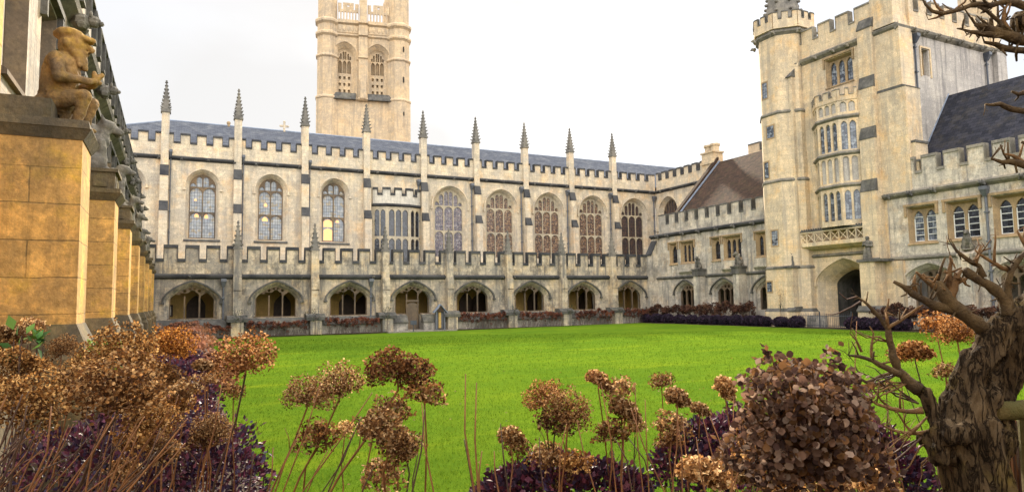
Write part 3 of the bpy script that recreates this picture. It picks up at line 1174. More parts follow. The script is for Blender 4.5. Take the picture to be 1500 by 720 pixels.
def cloister_tracery(c, door=False):
    hs, out = [], cl_poly(c, 1.37, 2.55, 3.52, .56 if door else None)
    for k in range(3):
        xa = c - 1.37 + .07 + k * .905
        xb = xa + .82
        lim = min(arch_z(xa, c, 1.37, 2.55, 3.52, 't'), arch_z(xb, c, 1.37, 2.55, 3.52, 't'))
        top = 3.12 if k != 1 else 3.24
        # cusped head: five small foils
        head = []
        cx, r = (xa + xb) / 2, (xb - xa) / 2
        for q in range(21):
            a = math.pi - math.pi * q / 20
            rr = r * (1 - .17 * abs(math.sin(2.5 * a)) ** .5 * (1 if 0 < q < 20 else 0)) + (.0)
            rr = r * (.86 + .14 * abs(math.cos(2.5 * (a - math.pi / 2))))
            if q in (0, 20):
                rr = r
            head.append((cx + rr * math.cos(a), top - .40 + rr * math.sin(a) * (1.0 if k != 1 else 1.1)))
        zb = SILL + .05
        if door and k == 1:
            hs.append([(c - .44, .22)] + [(c + .44 * -math.cos(math.pi * q / 10), 1.95 + .3 * math.sin(math.pi * q / 10) ** .8) for q in range(11)] + [(c + .44, .22)])
            zb = 2.48
        hs.append([(xa, zb)] + head + [(xb, zb)])
    # small piercings between the heads and the arch
    for x, z, w, h in ((c - .45, 3.24, .11, .10), (c + .45, 3.24, .11, .10), (c - .13, 3.37, .09, .06), (c + .13, 3.37, .09, .06)):
        if z + h < arch_z(x, c, 1.37, 2.55, 3.52, 't') - .03:
            hs.append([(x + w * math.cos(R(60 * q)), z + h * math.sin(R(60 * q))) for q in range(6)])
    m = MB()
    m.plate(out, hs, .34, .50)
    # mullions stand a little proud
    for sx in (-.4525, .4525):
        m.py([(c + sx - .045, SILL if not door else .22), (c + sx + .045, SILL if not door else .22), (c + sx + .045, 2.9), (c + sx - .045, 2.9)], .30, .34)
    if door:
        m.box(c - .52, c + .52, .28, .335, 2.30, 2.46)
    m.px([(.10, SILL - .02), (.02, SILL - .02), (.02, SILL + .03), (.34, SILL + .07), (.34, SILL - .02)], c - 1.5, c - (.6 if door else -1.5))
    if door:
        m.px([(.10, SILL - .02), (.02, SILL - .02), (.02, SILL + .03), (.34, SILL + .07), (.34, SILL - .02)], c + .6, c + 1.5)
    return m


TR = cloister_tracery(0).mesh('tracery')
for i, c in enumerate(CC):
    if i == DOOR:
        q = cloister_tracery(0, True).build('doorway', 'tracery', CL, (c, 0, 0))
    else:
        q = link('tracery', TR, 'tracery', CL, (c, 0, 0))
    link('hood_mould', HM, 'grey', q)
# base wall: sloped blackened ledge over a pale low plinth, broken for the doorway
mb, mc = MB(), MB()
segs = []
for b, n in zip(CB, CB[1:] + [39.62]):
    segs.append((b + .2, n - .2))
segs[3:4] = [(14.5, 15.98), (17.22, 19.25)]
segs[0] = (-2.0, 3.75)
for a, b in segs:
    mb, mc = MB(), MB()
    mb.box(a, b, -.55, -.003, 0, .72)
    mc.px([(-.6, .70), (-.6, .80), (-.28, 1.22), (-.003, 1.33), (-.003, .70)], a - .03, b + .03)
    link('plinth_ledge', mc.mesh('plinth_ledge'), 'grey', mb.build('plinth', 'plinth', CL))
mb = MB()
mb.px([(0, 4.02), (-.20, 4.12), (-.24, 4.26), (-.05, 4.38), (0, 4.38)], -2.0, 39.6)
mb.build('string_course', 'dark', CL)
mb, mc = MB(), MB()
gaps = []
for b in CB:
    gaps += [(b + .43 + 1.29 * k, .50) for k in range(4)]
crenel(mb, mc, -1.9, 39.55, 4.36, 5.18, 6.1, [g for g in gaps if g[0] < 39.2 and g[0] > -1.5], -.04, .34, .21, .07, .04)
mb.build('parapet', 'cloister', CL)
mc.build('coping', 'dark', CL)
GB = gargoyle_mb(.2).mesh('gargoyle')
for x in (1.0, 8.3, 13.4, 24.1, 25.2, 28.9):
    link('gargoyle', GB, 'grey', CL, (x, -.2, 4.18), random.uniform(-.3, .3))
mb = MB()
mb.box(-.27, .27, -.62, 0, 1.4, 4.1)
mb.box(-.26, .26, -.50, .1, 4.1, 6.05)
mb.box(-.40, .40, -1.0, 0, 0, 1.1)
mb.px([(-.62, 3.2), (-.62, 3.25), (-.52, 3.4), (-.5, 3.2)], -.27, .27)
CBM = mb.mesh('buttress')
mb = MB()
mb.pz([(-.68, -1.06), (.68, -1.06), (.68, 0), (-.68, 0)], 1.1, 1.32)
mb.px([(-1.06, 1.32), (-.62, 1.56), (0, 1.56), (0, 1.32)], -.66, .66)
CBL = mb.mesh('buttress_ledge')
PC = pinnacle_mb(2.0, .5, 5).mesh('pinnacle')
for b in CB[1:]:
    o = link('buttress', CBM, 'cloister', CL, (b, 0, 0))
    link('buttress_ledge', CBL, 'grey', o)
    link('pinnacle', PC, 'spire', o, (0, -.2, 6.05))
DC = downpipe_mb(.5, 3.5, .065).mesh('downpipe')
for x in (3.1, 13.25):
    link('downpipe', DC, 'blueiron', CL, (x, 0, 0))
# the covered walk behind the arches
mb = MB()
mb.quad((-7, 4, .2), (39.6, 4, .2), (39.6, 4, 4.3), (-7, 4, 4.3))
mb.quad((39.6, .7, .2), (39.6, 4, .2), (39.6, 4, 4.3), (39.6, .7, 4.3))
mb.build('inner_wall', 'ochre', CL)
mb = MB()
mb.quad((-7, .3, .2), (39.6, .3, .2), (39.6, 4, .2), (-7, 4, .2))
mb.build('walk_floor', 'floor', CL)
mb = MB()
mb.quad((-7, .0, 4.3), (39.6, .0, 4.3), (39.6, 4, 4.3), (-7, 4, 4.3))
mb.quad((-7, .1, 5.0), (46, .1, 5.0), (46, 7.2, 5.3), (-7, 7.2, 5.3))
mb.build('walk_roof', 'lead', CL)
for x in (1.55, 7.5, 12.4, 14.0, 22.6, 24.0, 29.2, 34.6, 36.2):
    mb = MB()
    w = .62 if x not in (14.0, 24.0, 36.2) else .9
    mb.py(arch(x, w, .2, 2.2, 3.0, 't', 6), 3.86, 3.99)
    d = mb.build('inner_door', 'door', CL)
for x in [b for b in CB[1:]]:
    mb = MB()
    mb.box(x - .22, x + .22, 3.6, 3.99, .2, 4.3)
    mb.build('wall_shaft', 'ochre', CL)
mb = MB()
mb.box(-.42, .42, -.06, 0, 0, .85)
nb = thing('notice_board', 'dark framed notice on the ochre wall inside the leftmost arcade opening', 'notice board', (-.35, 53.98, 1.5))
mb.build('frame', 'door', nb)
mb = MB()
mb.box(-.3, .3, -.075, -.062, .1, .74)
mb.build('paper', 'pale', nb)

# ------------------------------------------------------------------ left range
LW = thing('side_range', 'long golden stone range whose deep buttresses carry carved figures, opposite the gate tower', 'building', (-2.05, 0, 0), R(90))
X0, X1 = 4.2, 50.0
LB = [4.7 + BAY * i for i in range(9)]
LCEN = [b + BAY / 2 for b in LB]
mb = MB()
hs = [cl_poly(c, 1.5, 2.62, 3.7, z0=1.9) for c in LCEN[:-1]]
mb.sheet([(X0, 0), (X1, 0), (X1, 4.3), (X0, 4.3)], hs, 0)
for c in LCEN[:-1]:
    mb.loft(cl_poly(c, 1.5, 2.62, 3.7, z0=1.9), 0, cl_poly(c, 1.3, 2.55, 3.5, z0=1.9), .35, True)
mb.quad((X0, 0, 0), (X0, 8, 0), (X0, 8, 9), (X0, 0, 9))
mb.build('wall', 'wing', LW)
LT = MB()
hh = []
for k in range(3):
    xa = -1.23 + k * .84
    hh.append(light(xa, xa + .76, 1.95, 2.75, 3.0))
LT.plate(cl_poly(0, 1.3, 2.55, 3.5, z0=1.9), hh, .35, .5)
LT.quad((-1.3, .9, 1.9), (1.3, .9, 1.9), (1.3, .9, 3.5), (-1.3, .9, 3.5))
LTM = LT.mesh('tracery')
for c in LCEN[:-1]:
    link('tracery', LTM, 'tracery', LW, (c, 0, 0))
UW = []
for b in LB:
    UW += [b + 1.55, b + 4.15]
UW = [u for u in UW if u < 49]
mb = MB()
mb.sheet([(X0, 4.3), (X1, 4.3), (X1, 8.2), (X0, 8.2)], [[(u - .78, 5.35), (u + .78, 5.35), (u + .78, 7.6), (u - .78, 7.6)] for u in UW], .003)
mb.build('upper_wall', 'wing_pale', LW)


def square_window(u, hw, z0, z1, n, parent, framemat, pane, barm=None, depth=.30, hoodw=.12, y=0.0):
    """square headed mullioned window: frame with pointed lights, drip mould, glass, glazing bars"""
    m = MB()
    o0 = [(u - hw, z0), (u + hw, z0), (u + hw, z1), (u - hw, z1)]
    k = .14
    i0 = [(u - hw + k, z0 + .08), (u + hw - k, z0 + .08), (u + hw - k, z1 - k), (u - hw + k, z1 - k)]
    m.loft(o0, y, i0, y + depth, True)
    w = (2 * (hw - k) - .10 * (n - 1)) / n
    hs = []
    for q in range(n):
        xa = u - hw + k + q * (w + .10) + .03
        hs.append(light(xa, xa + w - .06, z0 + .12, z1 - k - .08 - w * .75, z1 - k - .08))
    m.plate(i0, hs, y + depth, y + depth + .12)
    m.px([(y - .07, z0 - .10), (y - .07, z0 - .03), (y + .02, z0 + .02), (y + .1, z0 + .02), (y + .1, z0 - .10)], u - hw - .06, u + hw + .06)
    wn = m.build('window', framemat, parent)
    m = MB()
    m.sheet(i0, [], y + depth + .09)
    m.build('pane', pane, wn)
    if barm:
        m = MB()
        for q in range(n):
            xa = u - hw + k + q * (w + .10) + .03
            xb = xa + w - .06
            zt = z1 - k - .08
            for xx in (xa + .02, xb - .02):
                m.box(xx - .025, xx + .025, y + depth + .05, y + depth + .085, z0 + .12, zt - w * .7)
            zz = z0 + .14
            while zz < zt - .25:
                m.box(xa, xb, y + depth + .055, y + depth + .08, zz - .018, zz + .018)
                zz += .36
        m.build('glazing_bars', barm, wn)
    if hoodw:
        m = MB()
        m.box(u - hw - hoodw - .05, u + hw + hoodw + .05, y - .11, y - .002, z1 + .05, z1 + .05 + hoodw)
        for sx in (-1, 1):
            xx = u + sx * (hw + hoodw * .5 + .02)
            m.box(xx - hoodw * .5, xx + hoodw * .5, y - .10, y - .002, z1 - .55, z1 + .05)
        m.build('hood_mould', 'frame' if framemat == 'frame' else 'grey', wn)
    return wn


w0 = square_window(0, .78, 5.35, 7.6, 2, LW, 'tracery', 'glass_dark', None, .25, .12, .003)
w0.location = (UW[0], 0, 0)
for u in UW[1:]:
    dup(w0, LW, (u, 0, 0))
mb = MB()
mb.px([(.003, 8.1), (-.20, 8.25), (-.24, 8.36), (-.05, 8.5), (0, 8.5)], X0, X1)
mb.build('string_course', 'statue', LW)
mb = MB()
mb.px([(0, 4.2), (-.14, 4.28), (-.14, 4.36), (.003, 4.46)], X0, X1)
mb.build('string_course', 'dark', LW)
mb, mc = MB(), MB()
crenel(mb, mc, X0, X1, 8.5, 9.1, 9.95, [(4.9 + 1.28 * k, .46) for k in range(37) if 4.9 + 1.28 * k < 49.6], -.03, .34, .13, .09)
mb.build('parapet', 'wing_pale', LW)
mc.build('coping', 'grey', LW)
GL = gargoyle_mb(.36).mesh('gargoyle')
for i, u in enumerate(LB):
    for q in (1.1,):
        if u + q < 49.5:
            link('gargoyle', GL, 'statue', LW, (u + q, -.18, 8.2 + random.uniform(-.08, .05)), random.uniform(-.25, .25))
mb = MB()
mb.quad((X0, .36, 8.9), (X1, .36, 8.9), (X1, 5.5, 11.5), (X0, 5.5, 11.5))
mb.build('roof', 'slate', LW)
mb = MB()
mb.quad((X0, 4, 0), (X1, 4, 0), (X1, 4, 8.2), (X0, 4, 8.2))
mb.build('inner_wall', 'ochre', LW)
# buttresses: shaft, moulded base and blackened cap
mb = MB()
mb.box(-.46, .46, -1.05, 0, 0, 4.2)
LS = mb.mesh('buttress')
mb = MB()
prof = [(.16, 1.30), (.16, 1.62), (.10, 1.70), (.10, 1.80), (.03, 1.96), (.004, 2.02)]
for (d0, z0), (d1, z1) in zip(prof, prof[1:]):
    r0 = [(-.46 - d0, -1.05 - d0), (.46 + d0, -1.05 - d0), (.46 + d0, 0), (-.46 - d0, 0)]
    r1 = [(-.46 - d1, -1.05 - d1), (.46 + d1, -1.05 - d1), (.46 + d1, 0), (-.46 - d1, 0)]
    mb.add([(x, y, z0) for x, y in r0] + [(x, y, z1) for x, y in r1], [(i, (i + 1) % 4, 4 + (i + 1) % 4, 4 + i) for i in range(4)])
mb.box(-.62, .62, -1.21, 0, 0, 1.30)
LP = mb.mesh('moulded_base')
mb = MB()
mb.pz([(-.47, -1.06), (.47, -1.06), (.47, 0), (-.47, 0)], 4.2, 4.34, 1.16, (0, -.4))
mb.box(-.55, .55, -1.14, 0, 4.34, 4.42)
mb.box(-.46, .46, -1.04, 0, 4.42, 4.74)
mb.box(-.50, .50, -1.09, 0, 4.74, 4.80)
for q in (-.25, .25):
    mb.py(light(q - .09, q + .09, 4.46, 4.58, 4.68), -1.055, -1.035)
mb.xf = sub(-.46, -.55, -90)
for q in (-.25, .25):
    mb.py(light(q - .11, q + .11, 4.46, 4.60, 4.70), -.03, .01)
LC = mb.mesh('cap')
mb = MB()
mb.pz([(-.47, -1.06), (.47, -1.06), (.47, 0), (-.47, 0)], 4.2, 4.33, 1.13, (0, -.4))
mb.pz([(-.54, -1.13), (.54, -1.13), (.54, 0), (-.54, 0)], 4.33, 4.43, .97, (0, -.4))
mb.box(-.44, .44, -.72, 0, 4.43, 4.68)
LC2 = mb.mesh('cap')
for i, u in enumerate(LB):
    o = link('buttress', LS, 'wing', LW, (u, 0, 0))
    link('moulded_base', LP, 'basestone', o)
    if i == 1:
        link('cap', LC2, 'basestone', o)
    else:
        link('cap', LC, 'basestone', o)
# ------------------------------------------------------------------ lodging range (right of the chapel, left of the gate tower)
LG = thing('lodging_range', 'pale two storey range with a brown tiled roof and chimney between chapel and gate tower', 'building', (39.6, 50, 0), R(-90))
AC = [4.45, 9.0, 13.45]
mb = MB()
LGW = [(3.05, .52, 1), (4.87, .86, 3), (8.32, .48, 1), (10.12, .95, 3), (13.45, .9, 3)]
hs = [cl_poly(c, 1.35, 2.75, 3.75, z0=1.3) for c in AC]
hs += [[(u - h, 5.28), (u + h, 5.28), (u + h, 7.1), (u - h, 7.1)] for u, h, n in LGW]
mb.sheet([(0, 0), (15, 0), (15, 7.85), (0, 7.85)], hs, 0)
for c in AC:
    a, b_, e = [cl_poly(c, *q, z0=1.3) for q in ((1.35, 2.75, 3.75), (1.18, 2.7, 3.58), (1.02, 2.65, 3.45))]
    mb.loft(a, 0, b_, .12, True)
    mb.loft(b_, .12, b_, .18, True)
    mb.loft(b_, .18, e, .36, True)
mb.build('wall', 'lodge', LG)
mt = MB()
hh = [light(-.92 + .64 * k, -.36 + .64 * k, 1.35, 2.75, 3.0) for k in range(3)] + [light(-.30, -.06, 3.05, 3.15, 3.28, 3), light(.06, .30, 3.05, 3.15, 3.28, 3)]
mt.plate(cl_poly(0, 1.02, 2.65, 3.45, z0=1.3), hh, .36, .52)
TRm = mt.mesh('tracery')
mb = MB()
hood(mb, 0, 1.40, 2.75, 3.80, 't', .11, -.12, 0, .1)
HL = mb.mesh('hood_mould')
for c in AC:
    link('hood_mould', HL, 'grey', link('tracery', TRm, 'tracery', LG, (c, 0, 0)))
for u, h, n in LGW:
    square_window(u, h, 5.28, 7.1, n, LG, 'frame', 'glass_dark', None, .22, .10)
    if n == 3:
        mb = MB()
        mb.box(u - h - .1, u + h + .1, -.16, -.002, 4.62, 5.17)
        mb.px([(-.02, 4.3), (-.22, 4.52), (-.22, 4.62), (-.002, 4.62), (-.002, 4.3)], u - h - .15, u + h + .15)
        mb.build('window_apron', 'lodge', LG)
mb = MB()
mb.px([(0, 7.72), (-.22, 7.85), (-.26, 7.97), (-.05, 8.1), (0, 8.1)], 0, 15)
mb.build('string_course', 'dark', LG)
mb = MB()
mb.px([(0, 3.95), (-.13, 4.03), (-.15, 4.12), (0, 4.22)], .03, 15)
mb.build('string_course', 'grey', LG)
for k, x in enumerate((1.2, 2.6, 4.6, 6.6, 8.7, 10.6, 12.6)):
    link('gargoyle', gargoyle_mb(.3).mesh('gargoyle') if k == 0 else GBIG, 'grey', LG, (x, -.2, 7.82), random.uniform(-.3, .3)) if k else None
    if k == 0:
        GBIG = gargoyle_mb(.3).mesh('gargoyle')
        link('gargoyle', GBIG, 'grey', LG, (x, -.2, 7.82))
mb, mc = MB(), MB()
crenel(mb, mc, 1.2, 15, 8.1, 8.88, 9.72, [(2.45 + 1.26 * k, .44) for k in range(10)], -.04, .34, .11, .04, .05)
mb.build('parapet', 'lodge', LG)
mc.build('coping', 'grey', LG)
mb = MB()
mb.box(-.3, .3, -.85, 0, 0, 4.05)
mb.box(-.46, .46, -1.1, 0, 0, 1.25)
mb.px([(-.85, 4.05), (-.85, 4.15), (-.45, 4.4), (0, 4.4), (0, 4.05)], -.36, .36)
LBm = mb.mesh('buttress')
mb = MB()
mb.box(-.38, .38, -.92, -.1, 4.06, 4.55)
mb.pz([(-.44, -.98), (.44, -.98), (.44, -.04), (-.44, -.04)], 4.55, 4.66)
LPm = mb.mesh('pedestal')
for x in (6.75, 11.2):
    o = link('buttress', LBm, 'lodge', LG, (x, 0, 0))
    link('pedestal', LPm, 'grey', o)
mb = MB()
mb.px([(-.62, 0), (-.62, 6.2), (0, 7.4), (0, 0)], .004, .75)
mb.build('corner_buttress', 'lodge', LG)
mb = MB()
mb.px([(-.68, 6.18), (-.68, 6.3), (0, 7.55), (0, 7.42)], -.04, .80)
mb.build('weathering', 'dark', LG)
# tiled roof with its stone-edged verge; flat lead behind the parapet beside the chapel
E0, E1, EZ0, EZ1 = .5, 6.4, 9.0, 15.05
mb = MB()
mb.quad((2.4, E0, EZ0), (15, E0, EZ0), (15, E1, EZ1), (2.4, E1, EZ1))
mb.quad((2.4, 12.3, EZ0), (15, 12.3, EZ0), (15, E1, EZ1), (2.4, E1, EZ1))
mb.build('roof', 'tile', LG)
mb = MB()
mb.add([(2.0, E0 - .1, 8.9), (2.42, E0 - .1, 8.9), (2.42, E1, EZ1 + .22), (2.0, E1, EZ1 + .22),
        (2.0, E0 - .1, 9.25), (2.42, E0 - .1, 9.25), (2.42, E1, EZ1 + .5), (2.0, E1, EZ1 + .5)],
       [(0, 3, 2, 1), (4, 5, 6, 7), (0, 1, 5, 4), (1, 2, 6, 5), (2, 3, 7, 6), (3, 0, 4, 7)])
mb.build('verge_coping', 'tile', LG)
mb = MB()
mb.add([(2.42, E0, 9.05), (2.62, E0, 9.05), (2.62, E1, EZ1 + .05), (2.42, E1, EZ1 + .05),
        (2.42, E0, 9.15), (2.62, E0, 9.15), (2.62, E1, EZ1 + .15), (2.42, E1, EZ1 + .15)],
       [(0, 3, 2, 1), (4, 5, 6, 7), (0, 1, 5, 4), (1, 2, 6, 5), (2, 3, 7, 6), (3, 0, 4, 7)])
mb.build('lead_flashing', 'flash', LG)
mb = MB()
mb.add([(2.2, E0, 8.0), (2.2, 12.3, 8.0), (2.2, 12.3, EZ0), (2.2, E1, EZ1 + .2), (2.2, E0, EZ0)], [(0, 1, 2, 3, 4)])
mb.quad((0, .3, 8.4), (2.2, .3, 8.4), (2.2, 6.4, 8.4), (0, 6.4, 8.4))
mb.build('gable', 'lodge', LG)
ch = MB()
ch.box(.55, 2.15, 6.0, 7.2, 8, 16.1)
ch.box(.45, 2.25, 5.9, 7.3, 15.0, 15.2)
for x in (.95, 1.78):
    ch.pz(octo(x, 6.6, .42), 16.1, 16.75)
    ch.pz(octo(x, 6.6, .52), 16.75, 16.95)
ch.box(.45, 2.25, 5.9, 7.3, 16.05, 16.2)
ch.build('chimney', 'tower', LG)
mb = MB()
mb.quad((0, 3.2, .2), (15, 3.2, .2), (15, 3.2, 4.2), (0, 3.2, 4.2))
mb.quad((0, .36, 4.2), (15, .36, 4.2), (15, 3.2, 4.2), (0, 3.2, 4.2))
mb.quad((.02, .36, .2), (.02, 3.2, .2), (.02, 3.2, 4.2), (.02, .36, 4.2))
mb.build('inner_wall', 'lodge', LG)

RR = thing('distant_range', 'far battlemented wall top peeping over the brown tiled roof beside the gate tower', 'building', (50.5, 47, 0), R(-90))
mb, mc = MB(), MB()
mb.box(-1.2, 12, .05, 8, 0, 15.6)
crenel(mb, mc, -1.2, 12, 15.6, 16.4, 17.15, [(.55 + 1.5 * k, .5) for k in range(8)], 0, .4, .12)
mb.build('wall', 'tower', RR)
mc.build('coping', 'grey', RR)
mb = MB()
mb.box(-.15, .15, -.15, .15, 0, 1.0)
mb.ball((0, 0, 1.1), .22, 7, 5)
mb.ball((0, 0, 1.45), .12, 6, 4)
mb.build('finial', 'tower', RR, (-1.0, .2, 15.6))

# ------------------------------------------------------------------ gate tower
GT = thing('gate_tower', 'tall battlemented gate tower with a round stair turret, stone oriel and deep arched gateway', 'tower', (39.6, 36.2, 0), R(-90))
TW = 10.75
mb = MB()
PC_ = 6.25
port = [cl_poly(PC_, *q, z0=.15) for q in ((2.2, 3.15, 4.68), (2.02, 3.1, 4.5), (1.95, 3.1, 4.44), (1.75, 3.05, 4.22), (1.68, 3.05, 4.16), (1.5, 3.0, 4.0))]
TWN = [(5.65, .0), (7.65, 0)]
topw = [(5.62, 16.35), (7.66, 16.35), (7.66, 18.25), (5.62, 18.25)]
mb.sheet([(1.0, 0), (9.45, 0), (9.45, 18.75), (1.0, 18.75)], [port[0], topw], 0)
mb.sheet([(9.45, 8.3), (10.75, 8.3), (10.75, 18.75), (9.45, 18.75)], [], 0)
for a, b_, y0, y1 in zip(port, port[1:], (0, .25, .32, .62, .70), (.25, .32, .62, .70, 1.1)):
    mb.loft(a, y0, b_, y1, True)
mb.quad((.5, .5, 4), (.5, 11.3, 4), (.5, 11.3, 18.75), (.5, .5, 18.75))
mb.build('wall', 'tower', GT)
# gateway: vault, side walls and the boarded gate
mb = MB()
mb.loft(port[-1], 1.1, port[-1], 8.4, True)
mb.build('gateway_vault', 'grey', GT)  # dark grey stone stands in for the shade inside the passage
mb = MB()
mb.py(cl_poly(PC_, 1.5, 3.0, 4.0, z0=.15), 8.3, 8.4)
g_ = mb.build('dark_passage_end', 'void', GT)  # black sheet stands in for the shade at the far end
mb = MB()
mb.box(PC_ - 1.48, PC_ + 1.48, 5.6, 5.7, .15, 2.75)
for k in range(11):
    mb.box(PC_ - 1.45 + k * .27, PC_ - 1.45 + k * .27 + .04, 5.575, 5.6, .16, 2.74)
for z in (1.0, 1.35, 1.9):
    mb.box(PC_ - 1.45, PC_ + 1.45, 5.56, 5.575, z, z + .035)
mb.build('gate', 'gatewood', GT)
mb = MB()
hood(mb, PC_, 2.24, 3.15, 4.72, 't', .14, -.10, 0, .1)
mb.build('hood_mould', 'tower', GT)
mb = MB()
mb.px([(0, 4.86), (-.14, 4.95), (-.14, 5.02), (0, 5.1)], 3.3, 8.3)
mb.build('string_course', 'trim', GT)
# side facing the court's near end
mb = MB()
mb.xf = sub(TW, 0, 90)
sw = [(2.35, 16.0), (3.05, 16.0), (3.05, 17.7), (2.35, 17.7)]
mb.sheet([(0, 4), (11.3, 4), (11.3, 18.75), (0, 18.75)], [sw], 0)
mb.loft(sw, 0, [(2.40, 16.05), (3.0, 16.05), (3.0, 17.65), (2.40, 17.65)], .35, True)
mb.box(10.2, 11.3, -.35, 0, 4, 18.6)
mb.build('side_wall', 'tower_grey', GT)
mb = MB()
mb.xf = sub(TW, 0, 90)
sp = [(2.40, 16.05), (3.0, 16.05), (3.0, 17.65), (2.40, 17.65)]
mb.plate(sp, [light(2.47, 2.93, 16.12, 17.2, 17.5)], .3, .42)
w = mb.build('window', 'frame', GT)
mb = MB()
mb.xf = sub(TW, 0, 90)
mb.sheet(sp, [], .38)
mb.build('pane', 'gatewood', w)
mb = MB()
mb.xf = sub(TW, 0, 90)
for x0, x1, z0, z1 in ((2.15, 3.25, 17.75, 17.86), (2.15, 2.25, 15.9, 17.75), (3.15, 3.25, 15.9, 17.75)):
    mb.box(x0, x1, -.07, -.002, z0, z1)
mb.build('hood_mould', 'tower', w)
# oriel
OP = [(4.45, -.05), (5.55, -1.05), (7.20, -1.12), (8.15, -.45)]
mb, mg, ms, mp_, mg2, mp2, ms2, ms3 = [MB() for q in range(8)]
mc = MB()
for k in range(3):
    for q in (mb, mg, ms, mp_, mc, mg2, mp2, ms2, ms3):
        L = facet(q, *OP[k], *OP[k + 1])
    n = (2, 3, 2)[k]
    hs, hp = [], []
    w_ = (L - .28 - .13 * (n - 1)) / n
    for i in range(n):
        xa = .14 + i * (w_ + .13)
        hs.append(light(xa, xa + w_, 7.1, 8.75, 9.02))
        hs.append(light(xa, xa + w_, 11.65, 13.25, 13.52))
        hp.append(light(xa, xa + w_, 9.6, 11.0, 11.2))
        hp.append(light(xa, xa + w_, 14.12, 14.6, 14.8))
    mb.plate([(0, 6.75), (L, 6.75), (L, 14.9), (0, 14.9)], hs + hp, 0, .17)
    mp_.sheet([(0, 9.3), (L, 9.3), (L, 11.45), (0, 11.45)], [], .085)
    mp2.sheet([(0, 14.0), (L, 14.0), (L, 14.9), (0, 14.9)], [], .085)
    mg.sheet([(0, 6.8), (L, 6.8), (L, 9.3), (0, 9.3)], [], .12)
    mg2.sheet([(0, 11.45), (L, 11.45), (L, 13.8), (0, 13.8)], [], .12)
    for z, q in ((9.32, ms), (11.40, ms2), (13.78, ms3)):
        q.px([(.0, z - .12), (-.13, z), (-.13, z + .08), (0, z + .17)], -.05, L + .05)
    # crested top
    crenel(mb, mc, 0, L, 14.9, 15.22, 15.62, [(L * .28, .3), (L * .72, .3)], -.04, .16, .07, .04, .02)
ori = mb.build('oriel', 'tower', GT)
for q in (mg, mg2):
    q.build('pane', 'glass_sky', ori)
for q in (ms, ms2, ms3):
    q.build('string_course', 'trim', ori)
for q in (mp_, mp2):
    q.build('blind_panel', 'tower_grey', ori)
mb = MB()
mb.box(8.1, 8.3, -.42, 0, 6.75, 15.3)
mb.build('jamb', 'tower', ori)
mc.build('coping', 'trim', ori)
mb = MB()
mb.pz([(x, y) for x, y in OP], 15.1, 15.12)
mb.build('oriel_roof', 'lead', ori)
# pierced balcony with X lattice on a moulded slab
mb = MB()
BX0, BX1, BY = 3.35, 8.35, -.75
mb.px([(0, 5.35), (BY * .6, 5.45), (BY, 5.62), (BY, 5.78), (0, 5.78)], BX0, BX1)
mb.box(BX0, BX1, BY, BY + .12, 5.78, 5.88)
mb.box(BX0, BX1, BY - .02, BY + .14, 6.52, 6.62)
nx_ = 8
w_ = (BX1 - BX0) / nx_
for i in range(nx_):
    a, b_ = BX0 + i * w_, BX0 + (i + 1) * w_
    mb.box(a - .03, a + .03, BY + .005, BY + .11, 5.88, 6.52)
    mb.tube([(a, BY + .06, 5.88), (b_, BY + .06, 6.52)], .035, 5)
    mb.tube([(a, BY + .06, 6.52), (b_, BY + .06, 5.88)], .035, 5)
mb.box(BX0, BX0 + .1, BY, 0, 5.78, 6.6)
mb.box(BX1 - .1, BX1, BY, 0, 5.78, 6.6)
bal = mb.build('balcony', 'tower', GT)
mb = MB()
mb.box(BX0 - .04, BX1 + .04, BY - .05, BY + .17, 6.62, 6.70)
i = 0
x = BX0 + .05
while x < BX1:
    mb.ball((x, BY + .06, 6.74), (.075, .08, .10), 6, 4)
    x += .19
mb.build('cresting', 'grey', bal)
# top window
square_window(6.64, 1.02, 16.35, 18.25, 3, GT, 'frame', 'glass_sky', None, .28, .13)
# corner buttress with weatherings, gathered in at each stage
mb, mc = MB(), MB()
bx0, bx1 = 8.3, 9.3
st = [(-1.35, .1, 4.35), (-.85, 4.35, 8.75), (-.65, 8.75, 12.1), (-.45, 12.1, 15.4), (-.32, 15.4, 19.3)]
for y, z0, z1 in st:
    mb.box(bx0, bx1, y, 0, z0, z1)
mb.box(bx0 - .15, bx1 + .35, -1.55, 0, .1, 1.25)
mcs = []


def nb_():
    mcs.append(MB())
    return mcs[-1]


for (y0, _, z), (y1, _, _) in zip(st, st[1:]):
    hgt = .75 if z > 8 else .2
    nb_().px([(y0 - .03, z - .04), (y0 - .03, z + .04), (y1, z + hgt), (y1 + .05, z + hgt), (y1 + .05, z - .04)], bx0 - .02, bx1 + .02)
nb_().px([(-.36, 19.25), (-.36, 19.35), (.02, 20.1), (.02, 19.25)], bx0 - .02, bx1 + .02)
nb_().px([(-1.6, 1.22), (-1.6, 1.32), (-1.36, 1.6), (0, 1.6), (0, 1.22)], bx0 - .2, bx1 + .4)
nb_().pz([(bx0 - .12, -1.45), (bx1 + .5, -1.45), (bx1 + .5, 0), (bx0 - .12, 0)], 4.3, 4.46)
mb.box(9.3, 10.4, -.35, 0, .1, 4.3)
mb.box(9.302, 11.15, -.12, 1.3, 8.35, 14.9)
mb.box(9.302, 10.95, -.10, 1.2, 14.9, 18.9)
nb_().add([(9.3, -.14, 14.88), (11.2, -.14, 14.88), (11.2, 1.35, 14.88), (9.3, 1.35, 14.88), (9.3, -.10, 15.05), (10.95, -.10, 15.05), (10.95, 1.2, 15.05), (9.3, 1.2, 15.05)],
       [(0, 1, 5, 4), (1, 2, 6, 5), (2, 3, 7, 6), (0, 3, 2, 1)])
mb.box(11.15, 11.55, .1, 1.3, 8.35, 10.2)
mb.box(11.15, 11.40, .1, 1.3, 10.2, 11.4)
